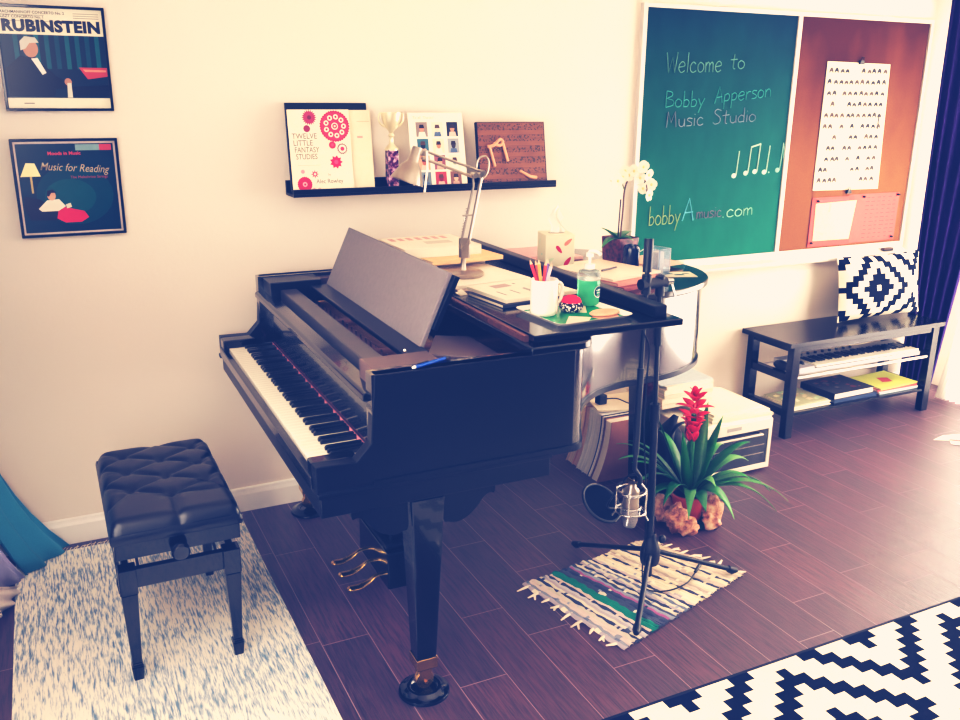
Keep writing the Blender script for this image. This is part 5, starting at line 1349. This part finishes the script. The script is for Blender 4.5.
for k, (c, h, rz, l) in enumerate([('#ded2bc', .020, .02, 'cream'), ('#ece0c8', .024, -.03, 'white'), ('#d9ccb4', .018, .03, 'beige'), ('#efe5d0', .022, -.02, 'ivory'), ('#e4dccb', .016, .04, 'light grey')]):
    book('book', ['lowest cream book of the tall pile on the toaster oven', 'second book from the bottom of the pile on the toaster oven', 'middle book of the tall pile on the toaster oven', 'second book from the top of the pile on the toaster oven', 'grey-white book just under the blue booklet on the pile'][k], 2.345 + .004 * k, 2.625, -.40, -.13, z, z + h, c, '#efe4cc', rz=rz * .6, soft=True); z += h + .0005
book('booklet', 'pale blue booklet on top of the tall pile on the toaster oven', 2.35, 2.63, -.39, -.14, z, z + .006, '#b9c6cc', '#e6e2d8', rz=-.04, soft=True)
# black bag
t = thing('black_bag', 'black soft bag slumped between the upright books and the toaster oven', 'bag', (2.27, -.60, 0))
BAG = plain('black_nylon', '#0e0f16', .6, var=.3, nscale=30, bump=.3)
mb = MB()
def bagf(u, v):
    th = 2 * PI * u; 
    e = lambda c: math.copysign(abs(c) ** .6, c)
    s = [0, .9, 1, 1, .96, .86, .6, .0][min(7, int(v * 7))] ; v0 = v * 7 - int(v * 7); s1 = [0, .9, 1, 1, .96, .86, .6, .0, 0][min(8, int(v * 7) + 1)]
    s = s * (1 - v0) + s1 * v0
    z = max(0.0, .305 * (v - .10) / .9) - .05 * v * math.cos(th)
    return (2.262 + .085 * s * e(math.cos(th)) + .01 * math.sin(6 * th + 5 * v), -.60 + .105 * s * e(math.sin(th)) + .012 * math.sin(5 * th), max(.0, z))
mb.grid(bagf, 48, 21); build(mb, 'bag_body', BAG, t, smooth=180)
mb = MB(); mb.tube(spline([(2.20, -.64, .27), (2.22, -.66, .33), (2.28, -.65, .335), (2.31, -.62, .27)], 6), .008, 8, squash=.5); build(mb, 'handle', BAG, t, smooth=60)

# ------------------------------------------------------------------ black-brown bench with shelves
t = thing('storage_bench', 'black-brown wooden bench with two slim shelves under the chalkboard', 'bench', (3.65, -.185, 0))
mb = MB(); mb.box(3.128, 4.215, -.350, -.012, .470, .494); build(mb, 'seat', BROWNBLACK, t, bevel=.002)
for x in (3.160, 4.140):
    for y in (-.342, -.065):
        mb = MB(); mb.box(x, x + .046, y, y + .040, 0, .474); build(mb, 'leg', BROWNBLACK, t, bevel=.002)
    for z0, z1 in ((.442, .474), (.288, .326), (.108, .146)):
        mb = MB(); mb.box(x + .006, x + .040, -.305, -.065, z0, z1); build(mb, 'side_rail', BROWNBLACK, t, bevel=.002)
mb = MB(); mb.box(3.196, 4.135, -.335, -.315, .440, .474).box(3.196, 4.135, -.06, -.04, .440, .474); build(mb, 'apron', BROWNBLACK, t, bevel=.002)
TUBE = plain('pale_metal_tube', '#cfc8c4', .3, metal=.4)
for y in (-.326, -.24, -.155, -.07):
    mb = MB(); mb.tube([(3.17, y, .306), (4.155, y, .306)], .006 if y > -.3 else .0075, 10); build(mb, 'shelf_tube', TUBE, t, smooth=60)
mb = MB(); mb.box(3.19, 4.14, -.320, -.075, .118, .128); lw = build(mb, 'lower_shelf', BROWNBLACK, t, bevel=.001)
mb = MB(); mb.box(3.19, 4.14, -.334, -.320, .114, .1275); build(mb, 'shelf_edge', BROWNBLACK, lw)
# midi keyboard
KZ = .3145
t = thing('keyboard', 'compact silver music keyboard on the upper shelf of the bench', 'keyboard', (3.7, -.2, KZ))
mb = MB(); mb.box(3.245, 4.105, -.310, -.130, KZ, KZ + .022).box(3.245, 4.105, -.185, -.130, KZ + .022, KZ + .042); SIL = plain('silver_grey_plastic', '#a9a6ae', .35)
mb.box(3.245, 3.345, -.310, -.185, KZ + .022, KZ + .034); build(mb, 'case', SIL, t, bevel=.003)
mb = MB(); mb.box(3.355, 4.085, -.312, -.187, KZ + .0225, KZ + .026); build(mb, 'key_bed', RUBBER, t)
nk = 44; kw = .73 / nk
first = None
for i in range(nk):
    if first is None:
        mb = MB(); mb.box(3.355 + .0006, 3.355 + kw - .0006, -.312, -.188, KZ + .0265, KZ + .037); first = build(mb, 'white_key', IVORY, t)
    else:
        c = first.copy(); COL.objects.link(c); c.parent = t; c.location = (i * kw, 0, 0)
first = None
for i in range(nk - 1):
    if i % 7 in (0, 1, 3, 4, 5):
        if first is None:
            mb = MB(); mb.box(3.355 + kw - .0045, 3.355 + kw + .0045, -.265, -.188, KZ + .037, KZ + .045); first = build(mb, 'black_key', EBONY, t)
        else:
            c = first.copy(); COL.objects.link(c); c.parent = t; c.location = (i * kw, 0, 0)
for x in (3.27, 3.31):
    mb = MB(); R90 = Matrix.Rotation(PI / 2, 4, 'Y'); mb.lathe([(.002, -.006), (.022, -.006), (.022, .006), (.002, .006)], (x, -.250, KZ + .026), 18, M=R90); build(mb, 'pitch_wheel', RUBBER, t, smooth=45)
mb = MB()
for i in range(8): mb.tube([(3.40 + i * .05, -.158, KZ + .042), (3.40 + i * .05, -.158, KZ + .052)], .008, 10)
build(mb, 'control_knobs', RUBBER, t, smooth=45)
t = thing('small_case', 'small dark case left behind the keyboard on the bench shelf', 'case', (3.225, -.21, KZ))
mb = MB(); mb.ball((3.218, -.215, KZ + .026), (.022, .05, .026), 18); build(mb, 'case_body', RUBBER, t, smooth=180)
# books on the lower shelf
BZ = .1285
def art_g(c1, c2):
    def f(mb, a, b, z):
        quad_top(mb, [(-a*.9, -b*.9), (a*.9, -b*.9), (a*.9, b*.9), (-a*.9, b*.9)], z + .0003, c1)
        quad_top(mb, [(-a*.3, -b*.3), (a*.15, -b*.45), (a*.35, b*.1), (-a*.05, b*.35)], z + .0006, c2)
    return f
def art_n(cols):
    def f(mb, a, b, z):
        r = random.Random(3)
        for k in range(28):
            x, y = r.uniform(-a*.85, a*.7), r.uniform(-b*.85, b*.7); w = r.uniform(.01, .035)
            quad_top(mb, [(x, y), (x + w, y + .004), (x + w * .8, y + w), (x - .004, y + w * .7)], z + .0003 + k * .00002, r.choice(cols))
    return f
book('songbook', 'white-edged book at the bottom left of the bench shelf', 3.215, 3.485, -.312, -.098, BZ, BZ + .018, '#e9e0d0', rz=0, spine='y1')
book('songbook', 'green and red illustrated book lying left on the bench shelf', 3.225, 3.47, -.306, -.105, BZ + .0185, BZ + .027, '#a8a884', rz=.03, soft=True, art=art_n(['#c2d2a0', '#c86a4a', '#e8dcb0', '#a8c0a0', '#d8c8a0', '#e6dcc0']))
book('songbook', 'blue-edged book under the thick dark one on the bench shelf', 3.505, 3.81, -.315, -.09, BZ, BZ + .018, '#2a3a5a', '#8a94a8', rz=0)
book('thick_songbook', 'thick book with a dark mottled cover in the middle of the bench shelf', 3.50, 3.79, -.312, -.085, BZ + .0185, BZ + .052, '#2a2a32', '#efe6d8', rz=.02, spine='x0', art=art_n(['#3a3a44', '#7a4a3a', '#5a5a60', '#1a1a22', '#6a3030']))
book('magazine', 'blue-white magazine at the bottom right of the bench shelf', 3.835, 4.125, -.312, -.10, BZ, BZ + .012, '#b8c8d0', rz=0, soft=True)
book('magazine', 'red-edged magazine second in the right pile on the bench shelf', 3.83, 4.12, -.308, -.10, BZ + .0125, BZ + .024, '#c05a50', rz=-.03, soft=True)
book('magazine', 'yellow-green magazine with a red spot on top of the right pile', 3.835, 4.125, -.310, -.095, BZ + .0245, BZ + .033, '#c9cf62', rz=.04, soft=True, art=art_g('#c6cc5c', '#b8483c'))
# cushion
CXc, CZc = 3.938, .668
W = Matrix.Translation((CXc, -.155, CZc)) @ Matrix.Rotation(math.radians(-9), 4, 'X')
mb = MB()
def cush(side):
    def f(u, v):
        a, b = 2 * u - 1, 2 * v - 1
        h = (1 - abs(a) ** 3.2) ** .8 * (1 - abs(b) ** 3.2) ** .8
        pin = 1 - .06 * (1 - a * a) * (abs(b) ** 3); pin2 = 1 - .05 * (1 - b * b) * (abs(a) ** 3)
        wr_ = .006 * math.sin(9 * a + 4 * b) * h
        return (.306 * a * pin2, side * (.068 * h + wr_ * .5), .170 * b * pin)
    return f
mb.grid(cush(-1), 40, 26); mb.grid(cush(1), 40, 26, flip=True)
CU = diamonds('cushion_diamonds', .0295, 9, (.5, 3.5, 5.5, 7.5), axes=(0, 2), origin=(-.075, -.005))
t = build(mb, 'cushion', CU, loc=(0, 0, 0), smooth=180, label='black and white cushion with stepped diamonds standing on the bench', cat='cushion')
t.location = (CXc, -.13, CZc + .003); t.rotation_euler = (math.radians(-9), 0, 0)

# ------------------------------------------------------------------ curtains
def curtain(name, label, mat, top, bot, z1, z0, folds, amp, nu=120, nv=30, ease=1.6, solid=.002, amp_top=.5, cat='curtain'):
    P, Q = spline([(*p, 0) for p in top], 10), spline([(*p, 0) for p in bot], 10)
    def at(S, u):
        x = u * (len(S) - 1); i = min(int(x), len(S) - 2); return S[i].lerp(S[i+1], x - i)
    def f(u, v):
        k = (1 - v) ** ease
        p = at(P, u).lerp(at(Q, u), k)
        d = at(P, min(1, u + .01)) - at(P, max(0, u - .01)); nn = V((d.y, -d.x, 0)).normalized()
        a = amp * (amp_top + (1 - amp_top) * (1 - v))
        p = p + nn * a * math.sin(2 * PI * folds * u + .6 * math.sin(3 * v))
        return (p.x, p.y, z0 + (z1 - z0) * v)
    mb = MB(); mb.grid(f, nu, nv)
    return build(mb, name, mat, loc=(top[0][0], top[0][1], z0), smooth=180, solid=solid, label=label, cat=cat)
TEAL = plain('teal_cotton', '#3d86a6', .85, nscale=200, var=.12, bump=.3)
LAV = plain('lavender_grey_lining', '#a9a4c8', .85, nscale=100, var=.08)
PUR = plain('deep_purple_satin', '#230a48', .8, nscale=6, var=.4, spec=.15)
SH = bpy.data.materials.new('sheer_white'); SH.use_nodes = True; n_ = SH.node_tree.nodes; l_ = SH.node_tree.links; n_.remove(n_['Principled BSDF'])
tr = n_.new('ShaderNodeBsdfTranslucent'); tr.inputs[0].default_value = (.95, .93, .88, 1); df = n_.new('ShaderNodeBsdfDiffuse'); df.inputs[0].default_value = (.95, .93, .88, 1)
mx = n_.new('ShaderNodeMixShader'); mx.inputs[0].default_value = .45; l_.new(tr.outputs[0], mx.inputs[1]); l_.new(df.outputs[0], mx.inputs[2]); l_.new(mx.outputs[0], n_['Material Output'].inputs[0])
curtain('curtain', 'teal curtain trailing onto the floor in the left corner', TEAL, [(-.345, -.07), (-.36, -.30)], [(-.060, -.050), (-.13, -.14), (-.200, -.218)], 2.4, .013, 2.5, .016, ease=7, amp_top=1)
curtain('curtain', 'lavender grey curtain lining behind the teal curtain', LAV, [(-.378, -.33), (-.388, -.60)], [(-.208, -.232), (-.28, -.305), (-.36, -.41)], 2.4, .014, 3.5, .008, ease=7, amp_top=1)
curtain('curtain', 'white sheer curtain hem lying on the floor at the left edge', WHITEPAINT if False else plain('white_pinkish_voile', '#eadfd8', .8), [(-.390, -.70), (-.395, -1.0)], [(-.226, -.290), (-.255, -.42), (-.34, -.54)], 2.4, .014, 4, .010, ease=11, amp_top=1)
curtain('curtain', 'dark purple curtain hanging in the right corner beside the chalkboard', PUR, [(4.240, -.075), (4.30, -.130), (4.40, -.235), (4.47, -.36)], [(4.275, -.075), (4.32, -.10), (4.37, -.13), (4.42, -.17)], 2.42, .03, 5.5, .020, ease=1.2)
curtain('curtain', 'white sheer curtain over the glass door at the right edge', SH, [(4.47, -.38), (4.475, -1.6), (4.475, -3.1)], [(4.400, -.235), (4.425, -.50), (4.47, -1.6), (4.475, -3.1)], 2.42, .012, 26, .022, nu=420, ease=2.0, solid=0)
for nm, a, b, l in (('curtain_rod', (4.5, -.03, 2.45), (4.5, -3.2, 2.45), 'black curtain rod above the glass door'), ('curtain_rod', (-.38, -.03, 2.43), (-.38, -3.7, 2.43), 'black curtain rod above the left window')):
    t = thing(nm, l, 'curtain rod', a); mb = MB(); mb.tube([a, b], .012, 12); build(mb, 'rod', RUBBER, t, smooth=60)
    mb = MB(); mb.ball(b, .022, 12); build(mb, 'finial', RUBBER, t, smooth=180)
t = thing('torn_paper', 'torn white and pink paper scrap on the floor at the right edge', 'paper', (3.95, -.72, 0))
mb = MB(); mb.add([(3.83, -.66, .002), (3.90, -.70, .001), (3.86, -.74, .004), (3.95, -.82, .001), (4.06, -.74, .003), (4.02, -.66, .001), (3.92, -.645, .005)], [(0, 1, 6), (1, 5, 6), (1, 2, 3), (1, 3, 4), (1, 4, 5)], '#f6ead8'); mb.add([(3.90, -.70, .006), (3.95, -.745, .006), (3.965, -.73, .006), (3.915, -.685, .006)], [(0, 1, 2, 3)], '#d08a90')
mb.add([(3.96, -.75, .006), (3.99, -.76, .006), (3.985, -.72, .006)], [(0, 1, 2)], '#5a3a4a'); build(mb, 'sheet', PAPER, t)

# ------------------------------------------------------------------ groups of like things
PAPERISH = ('book', 'magazine', 'score', 'songbook', 'folder', 'music', 'hymnal', 'album', 'binder', 'paper_block', 'booklet')
for o in list(COL.objects):
    if o.parent or 'category' not in o or 'group' in o: continue
    n, l = o.name, o.location
    if n.startswith('framed_record_sleeve'): o['group'] = 'framed record sleeves on the wall'
    elif n.startswith('push_pin'): o['group'] = 'push pins in the cork'
    elif n.startswith('binder_clip'): o['group'] = 'binder clips holding the head poster'
    elif n.startswith('curtain_rod'): o['group'] = 'curtain rods'
    elif n.startswith('curtain'): o['group'] = 'curtains in the corners'
    elif any(k in n for k in PAPERISH) and not n.startswith(('cream_folder', 'wooden', 'small')):
        if l.z > 1.2: o['group'] = 'books standing on the picture ledge'
        elif l.z > .9: o['group'] = 'books and magazines on the folded lid flap' if l.x < 1.5 else 'books and sheets on the back of the piano lid'
        elif l.x > 3.1: o['group'] = 'books and magazines on the bench shelf'
        elif l.z > .2: o['group'] = 'books and papers piled on the toaster oven'
        else: o['group'] = 'upright books in a row under the piano'

# ------------------------------------------------------------------ light and camera
def area(name, loc, target, sx, sy, power, color=(1, 1, 1), spread=None):
    d = bpy.data.lights.new(name, 'AREA'); d.shape = 'RECTANGLE'; d.size = sx; d.size_y = sy; d.energy = power; d.color = color
    if spread: d.spread = math.radians(spread)
    o = bpy.data.objects.new(name, d); COL.objects.link(o); o.location = loc
    o.rotation_euler = (V(target) - V(loc)).to_track_quat('-Z', 'Y').to_euler(); return o
area('window_daylight', (XL - .02, (WY0 + WY1) / 2, (WZ0 + WZ1) / 2), (2.5, -1.7, .4), 2.3, 1.6, 98, (1, .96, .90))
area('door_daylight', (XR - .03, (DY0 + DY1) / 2, 1.05), (0, (DY0 + DY1) / 2, 1.0), 2.65, 2.05, 370, (1, .98, .96))
area('ceiling_lamp', (1.8, -2.3, H - .05), (1.8, -2.0, 0), 1.6, 1.2, 12, (1, .93, .82))  # added soft fill below the ceiling, no fixture there
w = bpy.data.worlds.new('sky'); SC.world = w; w.use_nodes = True
w.node_tree.nodes['Background'].inputs[0].default_value = (.93, .96, 1, 1); w.node_tree.nodes['Background'].inputs[1].default_value = .20

cam = bpy.data.cameras.new('camera'); co = bpy.data.objects.new('camera', cam); COL.objects.link(co)
cam.sensor_fit = 'HORIZONTAL'; cam.sensor_width = 36; cam.lens = 888.0 / 960 * 36; cam.clip_start = .05
yaw, pitch, roll = .45575, .29224, .0094
f = V((math.sin(yaw) * math.cos(pitch), math.cos(yaw) * math.cos(pitch), -math.sin(pitch))); r = V((math.cos(yaw), -math.sin(yaw), 0)); u = r.cross(f)
r2 = r * math.cos(roll) + u * math.sin(roll); u2 = u * math.cos(roll) - r * math.sin(roll)
co.matrix_world = Matrix(((r2.x, u2.x, -f.x, 0), (r2.y, u2.y, -f.y, -3.36), (r2.z, u2.z, -f.z, 1.63), (0, 0, 0, 1)))
SC.camera = co
# cross-processed film response: navy shadows, warm cream highlights
vs_ = SC.view_settings; vs_.view_transform = 'Standard'; vs_.look = 'None'; vs_.exposure = 0; vs_.gamma = 1
vs_.use_curve_mapping = True
cm = vs_.curve_mapping; cm.extend = 'HORIZONTAL'
def curve(i, pts):
    c = cm.curves[i]
    while len(c.points) > 2: c.points.remove(c.points[1])
    c.points[0].location = pts[0]; c.points[-1].location = pts[-1]
    for p in pts[1:-1]: c.points.new(*p)
curve(0, [(0, .006), (.03, .016), (.12, .085), (.5, .64), (.95, 1.0), (1, 1.0)])
curve(1, [(0, .018), (.03, .034), (.12, .10), (.5, .55), (.95, .91), (1, .93)])
curve(2, [(0, .085), (.03, .12), (.12, .18), (.5, .50), (.95, .79), (1, .82)])
cm.update()
SC.cycles.use_denoising = True
SC.cycles.max_bounces = 8
SC.cycles.sample_clamp_indirect = 6
